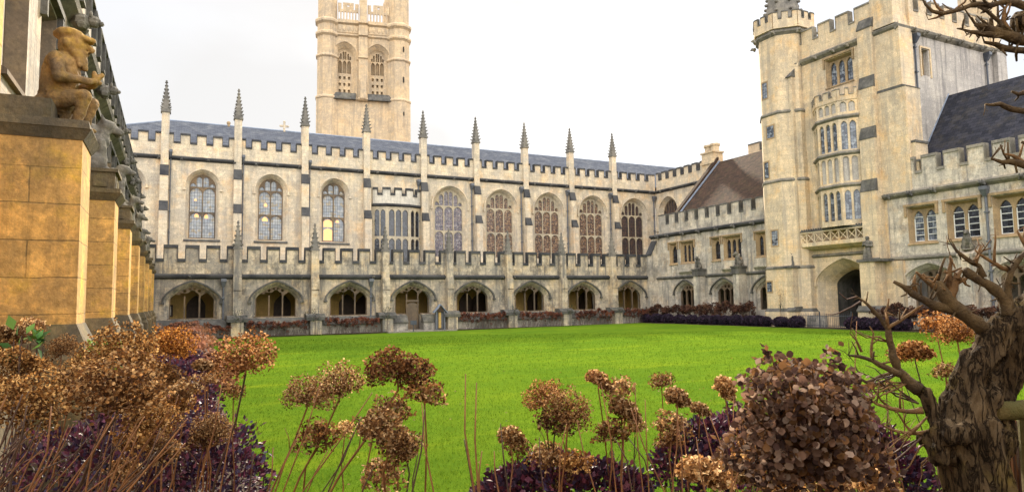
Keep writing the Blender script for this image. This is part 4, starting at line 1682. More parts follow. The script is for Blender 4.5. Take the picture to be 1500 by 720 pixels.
nb_().px([(.06, 11.36), (.06, 11.5), (1.34, 11.5), (1.34, 11.36)], 11.12, 11.46)
nb_().px([(.06, 10.16), (.06, 10.28), (1.34, 10.28), (1.34, 10.16)], 11.40, 11.62)
o = mb.build('buttress', 'tower', GT)
for q in mcs:
    q.build('weathering', 'grey', o)
# cornice, bosses, battlements
mb = MB()
mb.px([(0, 18.5), (-.2, 18.7), (-.24, 18.85), (-.04, 19.0), (0, 19.0)], 2.5, 10.9)
mb.xf = sub(TW, 0, 90)
mb.px([(0, 18.5), (-.2, 18.7), (-.24, 18.85), (-.04, 19.0), (0, 19.0)], -.2, 11.6)
mb.build('string_course', 'trim', GT)
GT_G = gargoyle_mb(.28).mesh('gargoyle')
for x in (3.6, 5.0, 6.4, 7.5):
    link('gargoyle', GT_G, 'trim', GT, (x, -.18, 18.66), random.uniform(-.3, .3))
for k in range(8):
    link('gargoyle', GT_G, 'trim', GT, (TW + .18, 1.3 + 1.25 * k, 18.66), R(90) + random.uniform(-.3, .3))
mb, mc = MB(), MB()
crenel(mb, mc, 1.5, 9.1, 19.0, 20.05, 20.9, [(3.62, .42), (4.98, .46), (6.38, .46), (7.78, .46)], -.03, .36, .12, .05)
mb.box(9.1, 10.6, -.06, 1.3, 19.0, 22.4)
mb.pz([(9.0, -.16), (10.7, -.16), (10.7, 1.4), (9.0, 1.4)], 19.0, 19.7, .9, (9.85, .6))
mb.xf = mc.xf = sub(TW, 0, 90)
crenel(mb, mc, 1.3, 11.3, 19.0, 20.05, 20.9, [(2.0 + 1.36 * k, .46) for k in range(7)], -.03, .36, .12, .05)
mb.xf = sub(TW - .5, 10.6, 0)
mb.box(-10, 0, -.3, .3, 19, 20.05)
mb.box(-1.4, .6, -.5, .6, 19.0, 23.2)
mb.build('parapet', 'tower', GT)
mc.build('coping', 'trim', GT)
mb = MB()
mb.quad((.6, .2, 19.1), (10.6, .2, 19.1), (10.6, 11, 19.1), (.6, 11, 19.1))
mb.build('roof', 'lead', GT)
DT = downpipe_mb(10.6, 17.9, .06).mesh('downpipe')
link('downpipe', DT, 'iron', GT, (TW + .02, 1.55, 0), R(90))
link('downpipe', DT, 'blueiron', GT, (TW + .02, 9.3, 0), R(90))
# stair turret
TX, TY = 1.95, .35
mb = MB()
mb.pz(octo(TX, TY, 2.12), 0, 4.25)
mb.pz(octo(TX, TY, 2.02), 4.25, 10.4)
mb.pz(octo(TX, TY, 1.95), 10.4, 15.3)
mb.pz(octo(TX, TY, 1.88), 15.3, 21.0)
mb.pz(octo(TX, TY, 2.3), 0, 1.2)
mb.box(1.95, 3.35, -1.55, 0, 0, 4.2)
mb.box(2.6, 3.1, -1.1, 0, 4.2, 9.2)
mb.pz([(2.9, -.9), (3.5, -.9), (3.5, 0), (2.9, 0)], 4.2, 17.8)
tur = mb.build('turret', 'tower', GT)
for z, r in ((4.2, 2.05), (10.35, 1.98), (15.25, 1.92)):
    mb = MB()
    ring(mb, TX, TY, r, z, z + .08, .11)
    mb.build('string_course', 'trim', tur)
mb = MB()
ring(mb, TX, TY, 1.88, 21.08, 21.2, .2)
mb.build('string_course', 'spire', tur)
for k in range(8):
    a = R(22.5 + 45 * k)
    link('gargoyle', GT_G, 'frame', tur, (TX + 2.15 * math.cos(a), TY + 2.15 * math.sin(a), 20.95), a + R(90))
mb = MB()
mb.pz(octo(TX, TY, 2.3), 1.2, 1.5, .9, (TX, TY))
mb.px([(-1.7, 1.2), (-1.7, 1.3), (-1.5, 1.55), (0, 1.55), (0, 1.2)], 1.85, 3.5)
mb.build('plinth_ledge', 'grey', tur)
mb = MB()
mb.box(1.85, 3.45, -1.66, 0, .1, 1.2)
mb.build('plinth', 'tower', tur)
mb = MB()
mb.pz([(1.8, -1.68), (3.48, -1.68), (3.48, -.2), (1.8, -.2)], 4.2, 4.34)
mb.build('ledge', 'grey', tur)
mb = MB()
mb.px([(-1.12, 9.15), (-1.12, 9.25), (-.7, 9.9), (0, 9.9), (0, 9.15)], 2.57, 3.13)
mb.build('weathering', 'dark', tur)
mb = MB()
mb.px([(-1.02, 17.7), (-.95, 17.8), (-.1, 18.9), (0, 18.9), (0, 17.7)], 2.88, 3.53)
mb.build('weathering', 'grey', tur)
mb, mc = MB(), MB()
pts = octo(TX, TY, 2.08)
for k in range(8):
    for q in (mb, mc):
        L = facet(q, *pts[k], *pts[(k + 1) % 8])
    crenel(mb, mc, 0, L, 21.3, 21.95, 22.45, [(.45, .26), (L - .45, .26)], -.12, .05, .08, .04, .02)
mb.build('crown', 'tower', tur)
mc.build('coping', 'grey', tur)
mb = MB()
mb.pz(octo(TX, TY, 1.55), 21.3, 29.6, .06, (TX, TY))
for k in range(8):
    a = R(22.5 + 45 * k)
    for j in range(9):
        f = j / 10
        z = 22.3 + 7 * f
        r = 1.55 * (1 - (z - 21.3) / 8.3 * .94)
        mb.ball((TX + r * 1.06 * math.cos(a), TY + r * 1.06 * math.sin(a), z), (.15, .15, .12), 6, 4)
mb.build('spire', 'spire', tur)
# slit windows on the turret faces
for az, z0, z1, w_, zz in ((-112.5 + 22.5, 16.9, 18.0, .34, 1.88), (-67.5 - 22.5, 13.4, 14.4, .62, 1.95)):
    pass


def turret_window(u, y, z0, z1, w):
    m = MB()
    m.plate([(u - w / 2 - .1, z0 - .1), (u + w / 2 + .1, z0 - .1), (u + w / 2 + .1, z1 + .1), (u - w / 2 - .1, z1 + .1)],
            [[(u - w / 2, z0), (u + w / 2, z0), (u + w / 2, z1), (u - w / 2, z1)]], y - .012, y + .1)
    o = m.build('window', 'frame', tur)
    m = MB()
    m.quad((u - w / 2, y - .004, z0), (u + w / 2, y - .004, z0), (u + w / 2, y - .004, z1), (u - w / 2, y - .004, z1))
    for k in range(1, 4):
        pass
    m.build('pane', 'glass_sky', o)


fy = lambda r: TY - r * math.cos(R(22.5))
turret_window(1.55, fy(1.88), 16.6, 17.75, .42)
turret_window(1.95, fy(1.95), 13.6, 14.45, .62)
turret_window(1.45, fy(1.95), 10.75, 11.9, .36)
turret_window(1.95, fy(2.02), 5.85, 6.9, .52)
turret_window(1.35, fy(2.12), 2.6, 3.3, .42)
# low railing before the gateway
RL = thing('railing', 'low black spiked iron railing in front of the gateway of the gate tower', 'railing', (38.3, 36.2, .15), R(-90))
mb = MB()
for z in (.15, .78):
    mb.box(2.75, 7.5, -.02, .02, z, z + .035)
mb.build('rail', 'iron', RL)
mb = MB()
k = 2.75
while k <= 7.5:
    mb.tube([(k, 0, 0), (k, 0, .9), (k, 0, .98)], [.012, .012, .002], 5)
    k += .14
mb.build('bars', 'iron', RL)
mb = MB()
for k in (2.75, 5.15, 7.5):
    mb.box(k - .03, k + .03, -.03, .03, 0, 1.02)
    mb.ball((k, 0, 1.06), .045, 6, 4)
mb.build('post', 'iron', RL)
CW = thing('low_wall', 'low plain stone wall behind the iron railing at the gateway', 'wall', (38.75, 36.2, 0), R(-90))
mb = MB()
mb.box(3.5, 5.2, 0, .25, 0, .95)
mb.build('wall', 'plinth', CW)

# ------------------------------------------------------------------ near right range
NR = thing('residential_range', 'two storey stone range with dark slate roof and battlements right of the gate tower', 'building', (39.6, 26.7, 0), R(-90))
NL = 30
NWn = [(2.08, .84), (4.40, .88), (6.85, .88), (9.2, .88), (11.6, .88)]
NA = [2.35, 7.1, 12.2]
mb = MB()
hs = [cl_poly(c, 1.5, 3.15, 4.02, z0=1.3) for c in NA] + [[(u - h, 5.28), (u + h, 5.28), (u + h, 7.45), (u - h, 7.45)] for u, h in NWn]
mb.sheet([(0, 0), (NL, 0), (NL, 8.3), (0, 8.3)], hs, -.05)
for c in NA:
    a, b_, e = [cl_poly(c, *q, z0=1.3) for q in ((1.5, 3.15, 4.02), (1.34, 3.1, 3.86), (1.18, 3.05, 3.72))]
    mb.loft(a, -.05, b_, .1, True)
    mb.loft(b_, .1, b_, .16, True)
    mb.loft(b_, .16, e, .36, True)
mb.build('wall', 'lodge', NR)
mt = MB()
hh = [light(-1.06 + .73 * k, -.40 + .73 * k, 1.35, 2.95, 3.25) for k in range(3)] + [light(-.34, -.08, 3.3, 3.42, 3.56, 3), light(.08, .34, 3.3, 3.42, 3.56, 3)]
mt.plate(cl_poly(0, 1.18, 3.05, 3.72, z0=1.3), hh, .36, .52)
TRn = mt.mesh('tracery')
mb = MB()
hood(mb, 0, 1.54, 3.15, 4.06, 't', .12, -.16, -.05, .1)
HN = mb.mesh('hood_mould')
for c in NA:
    link('hood_mould', HN, 'lodge', link('tracery', TRn, 'tracery', NR, (c, 0, 0)))
mb = MB()
mb.px([(-.05, 4.3), (-.19, 4.38), (-.2, 4.47), (-.05, 4.58)], 0, NL)
mb.build('string_course', 'trim', NR)
for k, (u, h) in enumerate(NWn):
    square_window(u, h, 5.28, 7.45, 2, NR, 'frame', 'glass_dark' if k else 'glass_sky', 'white', .32, .14, -.05)
mb = MB()
mb.px([(-.05, 8.1), (-.25, 8.25), (-.3, 8.38), (-.06, 8.52), (0, 8.52)], -.25, NL)
mb.build('string_course', 'trim', NR)
for x in (.2, 1.6, 3.0, 5.7, 7.6, 9.4, 11):
    link('gargoyle', GBIG, 'trim', NR, (x, -.22, 8.25), random.uniform(-.3, .3))
mb, mc = MB(), MB()
crenel(mb, mc, .9, NL, 8.52, 9.42, 10.3, [(2.08 + 1.3 * k, .44) for k in range(21)], -.06, .34, .17, .06)
mb.build('parapet', 'lodge', NR)
mc.build('coping', 'trim', NR)
mb = MB()
mb.quad((1.0, .55, 9.0), (NL, .55, 9.0), (NL, 4.9, 15.0), (1.0, 4.9, 15.0))
mb.quad((1.0, 9.3, 9.0), (NL, 9.3, 9.0), (NL, 4.9, 15.0), (1.0, 4.9, 15.0))
mb.build('roof', 'slate', NR)
mb = MB()
mb.add([(1.02, .5, 9.06), (1.32, .5, 9.06), (1.32, 4.9, 15.08), (1.02, 4.9, 15.08), (1.02, .5, 9.2), (1.32, .5, 9.15), (1.32, 4.9, 15.12), (1.02, 4.9, 15.2)],
       [(0, 3, 2, 1), (4, 5, 6, 7), (0, 1, 5, 4), (1, 2, 6, 5), (2, 3, 7, 6), (3, 0, 4, 7)])
mb.build('lead_flashing', 'flash', NR)
mb = MB()
mb.box(-.38, .38, -.75, -.05, 0, 4.3)
mb.box(-.55, .55, -1.0, -.05, 0, 1.25)
mb.px([(-.75, 4.3), (-.75, 4.42), (-.4, 4.62), (-.05, 4.62), (-.05, 4.3)], -.45, .45)
NB = mb.mesh('buttress')
for x in (4.75, 9.65):
    link('buttress', NB, 'lodge', NR, (x, 0, 0))
link('downpipe', downpipe_mb(1.2, 7.5, .07).mesh('downpipe'), 'blueiron', NR, (5.72, -.05, 0))
mb = MB()
mb.quad((0, 3.4, .2), (NL, 3.4, .2), (NL, 3.4, 4.3), (0, 3.4, 4.3))
mb.quad((0, .4, 4.3), (NL, .4, 4.3), (NL, 3.4, 4.3), (0, 3.4, 4.3))
mb.build('inner_wall', 'lodge', NR)
mb = MB()
mb.quad((NL, 0, 0), (NL, 9.3, 0), (NL, 9.3, 9), (NL, 0, 9))
mb.build('end_wall', 'lodge', NR)

# ------------------------------------------------------------------ statues
def kneeling_figure():
    """bearded figure crouching on one knee, cap pulled low, hands holding something to the chest; faces +x"""
    I = [('s', (-.08, 0, .34), (.19, .19, .18)),                       # hips
         ('c', (-.09, 0, .40), (-.04, 0, .70), .185, .20),             # back and belly
         ('s', (-.04, 0, .78), (.17, .25, .14)),                       # shoulders
         ('c', (-.02, 0, .84), (.04, 0, .96), .10, .10),
         ('s', (.06, 0, 1.03), (.155, .14, .165)),                     # head
         ('s', (.02, 0, 1.15), (.165, .15, .085)),                     # cap
         ('c', (.08, 0, 1.145), (.275, 0, 1.105), .055, .03),          # its brim
         ('c', (.08, .07, 1.13), (.24, .05, 1.095), .05, .03), ('c', (.08, -.07, 1.13), (.24, -.05, 1.095), .05, .03),
         ('c', (.185, 0, 1.055), (.265, 0, .985), .026, .040),         # nose
         ('c', (.175, -.035, .945), (.215, -.035, .935), .03, .022), ('c', (.175, .035, .945), (.215, .035, .935), .03, .022),   # moustache
         ('c', (.135, 0, .905), (.20, 0, .76), .085, .035),            # beard in three locks
         ('c', (.115, .075, .91), (.16, .07, .77), .05, .022), ('c', (.115, -.075, .91), (.16, -.07, .77), .05, .022),
         ('s', (.03, .14, 1.02), (.04, .03, .055)), ('s', (.03, -.14, 1.02), (.04, .03, .055)),
         ('c', (-.04, -.24, .78), (.02, -.29, .56), .085, .07), ('c', (.02, -.29, .56), (.27, -.10, .575), .062, .042),
         ('c', (-.04, .24, .78), (.02, .29, .56), .085, .07), ('c', (.02, .29, .56), (.27, .10, .60), .062, .042),
         ('s', (.30, -.06, .59), (.055, .04, .035)), ('s', (.31, .06, .62), (.055, .04, .035)),
         ('c', (.32, -.02, .62), (.37, .02, .70), .045, .03), ('c', (.30, .0, .60), (.29, .02, .72), .04, .025),
         ('c', (-.04, -.14, .33), (.24, -.16, .375), .115, .085), ('c', (.24, -.16, .375), (.17, -.15, .05), .078, .052),
         ('c', (-.04, .14, .33), (.24, .15, .375), .115, .085), ('c', (.24, .15, .375), (.17, .14, .05), .078, .052),
         ('c', (-.20, -.11, .30), (-.24, -.11, .03), .085, .085), ('c', (-.20, .11, .30), (-.24, .11, .03), .085, .085),
         ('s', (.22, -.15, .035), (.095, .055, .035)), ('s', (.22, .14, .035), (.095, .055, .035)),
         ('c', (-.02, 0, .04), (.03, 0, .20), .07, .05),
         ('s', (-.02, 0, .015), (.33, .25, .035))]
    return blob(I, .0125, 'statue', 1, .010, 13, 1)


def seated_beast(seed, ears=True):
    random.seed(100 + seed)
    j = lambda a: random.uniform(-a, a)
    hx = .22 + j(.06)
    I = [('s', (-.12, 0, .26), (.24, .24, .24)), ('c', (-.10, 0, .32), (.10, 0, .68), .22, .19),
         ('c', (.10, 0, .70), (hx - .05, 0, .92), .16, .13), ('s', (hx, 0, 1.0), (.18, .15, .15)),
         ('c', (hx + .08, 0, .97), (hx + .26, 0, .92 + j(.05)), .10, .065),
         ('s', (hx + .10, 0, 1.06), (.08, .11, .05)),
         ('c', (.14, -.15, .62), (.20, -.17, .06), .09, .06), ('c', (.14, .15, .62), (.20, .17, .06), .09, .06),
         ('s', (.25, -.17, .04), (.10, .07, .05)), ('s', (.25, .17, .04), (.10, .07, .05)),
         ('s', (.0, -.22, .20), (.22, .10, .19)), ('s', (.0, .22, .20), (.22, .10, .19)),
         ('s', (.0, 0, .03), (.38, .26, .05)),
         ('c', (-.30, 0, .15), (-.34, .05, .50), .05, .04), ('s', (-.05, 0, .85), (.12, .16, .2))]
    if ears:
        I += [('c', (hx - .06, -.09, 1.08), (hx - .10, -.12, 1.22), .05, .025), ('c', (hx - .06, .09, 1.08), (hx - .10, .12, 1.22), .05, .025)]
    return blob(I, .026, 'statue', 2, .018, 8, seed)


def standing_figure(seed, z=1.45):
    random.seed(200 + seed)
    s = z / 1.45
    q = random.choice((-1, 1))
    I = [('c', (0, 0, .06), (0, 0, .70), .24, .17), ('c', (0, 0, .70), (0, 0, 1.05), .16, .17), ('s', (0, 0, 1.08), (.24, .14, .11)),
         ('c', (0, 0, 1.12), (0, -.02, 1.24), .07, .065), ('s', (0, -.03, 1.32), (.10, .115, .135)),
         ('s', (0, 0, 1.37), (.115, .12, .09)),
         ('c', (.22, 0, 1.08), (.27, -.04, .82), .075, .06), ('c', (.27, -.04, .82), (.10, -.20, .80 + .05 * q), .06, .045),
         ('c', (-.22, 0, 1.08), (-.28, -.02, .84), .075, .06), ('c', (-.28, -.02, .84), (-.16, -.20, .92), .06, .045),
         ('c', (.05, -.20, .82), (-.1, -.22, .95), .06, .06),
         ('c', (-.12, -.10, .60), (-.16, -.18, .05), .10, .09), ('c', (.10, -.12, .62), (.14, -.16, .05), .10, .10),
         ('s', (0, 0, .04), (.30, .26, .06))]
    me = blob(I, .026, 'statue', 2, .016, 8, seed)
    for v in me.vertices:
        v.co *= s
    return me


def put(name, me, mat, label, loc, rz, cat='statue', group=None, s=1):
    o = link(name, me, mat, None, loc, rz)
    o.scale = (s, s, s)
    tag(o, label, cat, group)
    return o


SG = 'carved figures on the buttresses of the left range'
put('statue', kneeling_figure(), 'goldstatue', 'golden crouching bearded figure in a low cap on the nearest buttress', (-1.27, LB[1] + .10, 4.43), R(-8), 'statue', SG, 1.07)
B1, B2, B3 = seated_beast(1), seated_beast(2, False), seated_beast(3)
ordn = ['second', 'third', 'fourth', 'fifth', 'sixth', 'seventh']
what = ['rearing long-snouted beast', 'hunched mossy beast', 'crouched eared beast', 'small hunched beast', 'small eared beast', 'tiny dark beast']
for i in range(2, 8):
    put('statue', (B1, B2, B3)[i % 3 - 2], 'statue', 'grey stone %s on the %s buttress along the left range' % (what[i - 2], ordn[i - 2]),
        (-1.42, LB[i] + .05, 4.80), random.uniform(-.5, .3), 'statue', SG, 1.0 if i % 2 else .92)
S1, S2 = standing_figure(1), standing_figure(2)
put('statue', S1, 'statue', 'worn robed statue on the ledge at the foot of the round stair turret', (38.6, 33.35, 4.34), R(-70), s=1.12)
put('statue', S2, 'statue', 'pale robed statue on the buttress right of the balcony above the gateway', (38.65, 27.55, 4.46), R(-80), s=1.0)
put('statue', B3, 'statue', 'small dark beast on a pedestal nearest the chapel corner, under the lodging windows', (39.1, 43.25, 4.66), R(200), s=.9)
put('statue', B1, 'statue', 'dark beast on a pedestal beside the gate tower, under the lodging windows', (39.1, 38.8, 4.66), R(170), s=.95)
put('statue', B2, 'statue', 'hunched grey beast between the first and second upper windows right of the gate tower', (39.2, 21.95, 4.62), R(200), s=1.0)

# ------------------------------------------------------------------ small things by the arcade
SH = thing('gabled_shelter', 'small gabled timber shelter with blue grey roof between the doorway arch and a buttress', 'shelter', (18.45, 49.2, .12))
mb = MB()
for sx in (-.33, .33):
    mb.box(sx - .05, sx + .05, -.12, .12, 0, 1.45)
mb.box(-.33, .33, .10, .14, .1, 1.55)
mb.build('frame', 'blueiron', SH)
mb = MB()
for sx in (-1, 1):
    mb.add([(0, -.22, 1.92), (sx * .52, -.22, 1.30), (sx * .52, .2, 1.30), (0, .2, 1.92), (0, -.22, 1.98), (sx * .56, -.22, 1.34), (sx * .56, .2, 1.34), (0, .2, 1.98)],
           [(0, 1, 2, 3), (4, 5, 6, 7), (0, 1, 5, 4), (1, 2, 6, 5), (2, 3, 7, 6), (3, 0, 4, 7)])
mb.build('roof', 'flash', SH)
mb = MB()
mb.add([(-.3, -.1, 1.4), (.3, -.1, 1.4), (0, -.1, 1.85)], [(0, 1, 2)])
mb.build('gable', 'door', SH)
mb = MB()
mb.box(-.10, .10, .02, .095, .15, 1.35)
mb.build('board', 'ochre', SH)
SP = thing('small_sign', 'small black sign on a thin post on the grass in front of the doorway', 'sign', (16.1, 48.55, .1))
mb = MB()
mb.tube([(0, 0, 0), (0, 0, .55)], .03, 8)
mb.build('post', 'iron', SP)
mb = MB()
mb.box(-.24, .24, -.05, -.02, .5, .82)
mb.build('panel', 'iron', SP)

# ------------------------------------------------------------------ the court's unseen fourth side, made low and pale to shape the foreground's light
NB_ = thing('unseen_near_range', 'unseen low battlemented stone range closing the near side of the court opposite the chapel', 'building', (40, -3.2, 0), R(180))
mb, mc = MB(), MB()
hs = [cl_poly(3 + 5.2 * k, 1.6, 2.6, 3.7, z0=1.4) for k in range(8)]
mb.sheet([(0, 0), (46, 0), (46, 4.3), (0, 4.3)], hs, 0)
for h in hs:
    mb.loft(h, 0, h, .7, True)
mb.build('wall', 'pale', NB_)
mb = MB()
crenel(mb, mc, 0, 46, 4.3, 4.7, 5.3, [(.7 + 1.3 * k, .5) for k in range(35)], -.04, .3, .2, .06)
mb.build('parapet', 'pale', NB_)
mc.build('coping', 'dark', NB_)
mb = MB()
mb.quad((0, 3.5, 0), (46, 3.5, 0), (46, 3.5, 4.3), (0, 3.5, 4.3))
mb.quad((0, .1, 4.3), (46, .1, 4.3), (46, 4, 4.4), (0, 4, 4.4))
mb.build('inner_wall', 'ochre', NB_)
# ------------------------------------------------------------------ leaves and petals
def leafmat(name, rough, spec, trans):
    m = leafy(name, rough, spec, trans)
    t = m.node_tree
    oi = N(t, 'ShaderNodeObjectInfo')
    for l in list(t.links):
        if l.from_node.type == 'MIX' and l.from_node.data_type == 'RGBA':
            mm = l.from_node
    t.links.new(oi.outputs['Color'], mm.inputs[7])
    return m


M['petal'] = leafmat('dried_petals', .75, .12, .52)
M['purple'] = leafmat('purple_leaves', .55, .20, .12)
M['greenleaf'] = leafmat('green_leaves', .8, .05, .35)
M['stem'] = plain('tan_stems', (.22, .092, .03), (.12, .05, .02), 14, .6, .3, .3)
M['stem_dark'] = plain('dark_stems', (.075, .036, .02), (.04, .022, .014), 14, .6, .3, .3)
M['brownheads'] = plain('dark_brown_flower_heads', (.125, .065, .045), (.06, .035, .028), 6, .9, .1, 1.0)
M['twig'] = plain('grey_twigs', (.16, .12, .095), (.09, .07, .06), 6, .9)

LEAF = (np.array([(0, 0, 0), (-.30, .48, .07), (0, 1, 0), (.30, .48, .07)], float), [(0, 1, 2), (0, 2, 3)])
PETAL = (np.array([(0, 0, 0), (-.34, .42, .14), (-.22, .92, -.04), (.20, .97, .02), (.36, .47, .17)], float), [(0, 1, 4), (1, 2, 3, 4)])


ROUND = (np.array([(0, .48, -.16)] + [(.43 * math.sin(math.pi * k / 4), .5 - (.5 if k else .42) * math.cos(math.pi * k / 4), .10 + .07 * math.sin(2.3 * k + 1)) for k in range(8)], float), [(0, 1 + k, 1 + (k + 1) % 8) for k in range(8)])


def unit(a):
    return a / np.maximum(np.linalg.norm(a, axis=-1, keepdims=True), 1e-9)


class Cards:
    def __init__(s):
        s.V, s.C, s.F, s.n = [], [], [], 0

    def add(s, P, T, Nn, size, col, tpl=LEAF, wide=None):
        """P places, T growing direction, Nn upper side"""
        tv, tf = tpl
        T = unit(T)
        B = unit(np.cross(T, Nn))
        Nn = np.cross(B, T)
        size = np.broadcast_to(size, (len(P),))
        wd = size if wide is None else np.broadcast_to(wide, (len(P),))
        v = P[:, None] + B[:, None] * (tv[None, :, 0:1] * wd[:, None, None]) + (T[:, None] * tv[None, :, 1:2] + Nn[:, None] * tv[None, :, 2:3]) * size[:, None, None]
        k = len(tv)
        s.V.append(v.reshape(-1, 3))
        s.C.append(np.repeat(col, k, 0))
        base = s.n + np.arange(len(P)) * k
        for f in tf:
            s.F.append(base[:, None] + np.array(f)[None])
        s.n += len(P) * k

    def mesh(s, name):
        V, C = np.concatenate(s.V), np.concatenate(s.C)
        me = bpy.data.meshes.new(name)
        tot = np.concatenate([np.full(len(f), f.shape[1]) for f in s.F])
        idx = np.concatenate([f.ravel() for f in s.F])
        me.vertices.add(len(V))
        me.vertices.foreach_set('co', V.astype(np.float32).ravel())
        me.loops.add(len(idx))
        me.loops.foreach_set('vertex_index', idx.astype(np.int32))
        me.polygons.add(len(tot))
        me.polygons.foreach_set('loop_start', np.concatenate([[0], np.cumsum(tot)[:-1]]).astype(np.int32))
        me.polygons.foreach_set('loop_total', tot.astype(np.int32))
        me.polygons.foreach_set('use_smooth', np.ones(len(tot), bool))
        me.update(calc_edges=True)
        ca = me.color_attributes.new('Col', 'FLOAT_COLOR', 'POINT')
        ca.data.foreach_set('color', np.concatenate([C, np.ones((len(C), 1))], 1).astype(np.float32).ravel())
        return me


def fib(n, zmin=-1.0):
    i = np.arange(n) + .5
    z = 1 - (1 - zmin) * i / n
    a = i * 2.399963
    r = np.sqrt(np.maximum(0, 1 - z * z))
    return np.stack([r * np.cos(a), r * np.sin(a), z], 1)


def vnoise(P, s, o=0.0):
    return np.array([noise.noise(Vector((p[0] * s + o, p[1] * s - o, p[2] * s + 2 * o))) for p in P])


PAL = np.array([(.215, .108, .040), (.36, .205, .088), (.085, .040, .017), (.50, .34, .18), (.14, .064, .024)])


def head_cards(c, rng, R_=.5, nfl=300, petal=.09, squash=.82, zmin=-.6, centre=(0, 0, 0), lump=.2, pal=PAL, inner=True, npet=4, stalks=34, tpl=PETAL):
    d = fib(nfl, zmin)
    d = unit(d + rng.normal(0, .06, d.shape))
    o = rng.uniform(0, 50)
    rad = R_ * (1 + lump * vnoise(d, 2.3, o) * 1.6 + rng.normal(0, .05, nfl))
    if inner:
        k = nfl // 3
        rad[rng.permutation(nfl)[:k]] *= rng.uniform(.5, .88, k)
    P = d * rad[:, None] * np.array([1, 1, squash]) + np.array(centre)
    nn = unit(d + rng.normal(0, .62, d.shape))
    ref = rng.normal(0, 1, d.shape)
    t0 = unit(np.cross(nn, ref))
    t1 = np.cross(nn, t0)
    base = pal[rng.integers(0, len(pal), nfl)] * rng.uniform(.75, 1.2, (nfl, 1))
    for q in range(npet):
        a = q * 2 * math.pi / npet + rng.normal(0, .15, nfl)
        t = t0 * np.cos(a)[:, None] + t1 * np.sin(a)[:, None]
        el = rng.uniform(-.3, 1.25, nfl)[:, None]
        T = t * np.cos(el) + nn * np.sin(el)
        up_ = nn * np.cos(el) - t * np.sin(el)
        c.add(P, T, up_, petal * rng.uniform(.7, 1.2, nfl), base * rng.uniform(.65, 1.3, (nfl, 1)), tpl)
    if stalks:
        k = rng.permutation(nfl)[:stalks]
        s0 = np.array(centre) + np.array([0, 0, -.45 * R_]) + rng.normal(0, .03 * R_, (stalks, 3))
        L = np.linalg.norm(P[k] - s0, axis=1)
        c.add(s0, P[k] - s0, rng.normal(0, 1, (stalks, 3)), L, np.tile(np.array([(.20, .10, .045)]), (stalks, 1)), LEAF, .045 * R_)
    return P


def head_mesh(seed, **kw):
    c = Cards()
    head_cards(c, np.random.default_rng(seed), **kw)
    return c.mesh('flower_head')


HBIG = [head_mesh(11 + i, nfl=2100, petal=.045, npet=1, tpl=ROUND, lump=.34 + .05 * i, zmin=-.65) for i in range(3)]
c = Cards()
rg = np.random.default_rng(5)
head_cards(c, rg, R_=.36, nfl=1000, petal=.052, npet=1, tpl=ROUND, centre=(-.14, 0, .10))
head_cards(c, rg, R_=.30, nfl=760, petal=.052, npet=1, tpl=ROUND, centre=(.24, .05, -.12))
HLOB = c.mesh('flower_head')
HSM = [head_mesh(31 + i, nfl=240, petal=.095, npet=3, lump=.42, zmin=-.5, stalks=26) for i in range(3)]
c = Cards()
rg = np.random.default_rng(15)
head_cards(c, rg, R_=.30, nfl=150, petal=.085, centre=(-.2, 0, .12), stalks=20)
head_cards(c, rg, R_=.32, nfl=165, petal=.085, centre=(.12, .05, .02), stalks=20)
head_cards(c, rg, R_=.22, nfl=100, petal=.085, centre=(.35, -.05, -.2), stalks=16)
HSL = c.mesh('flower_head')
HCLOSE = head_mesh(77, nfl=3000, npet=1, tpl=ROUND, petal=.058, lump=.36, squash=1.04, zmin=-.72, stalks=150,
                   pal=np.array([(.095, .052, .036), (.15, .085, .057), (.042, .022, .017), (.27, .185, .135), (.14, .068, .028)]))
ORANGE, TAN, DARK, PALE, BROWN = (1.04, .92, .68), (1.02, 1.0, .98), (.50, .46, .44), (1.4, 1.38, 1.28), (.72, .64, .56)
KIND = {'b': HBIG, 'l': [HLOB], 's': HSM, 'm': [HSL], 'c': [HCLOSE]}
BEDZ = .28


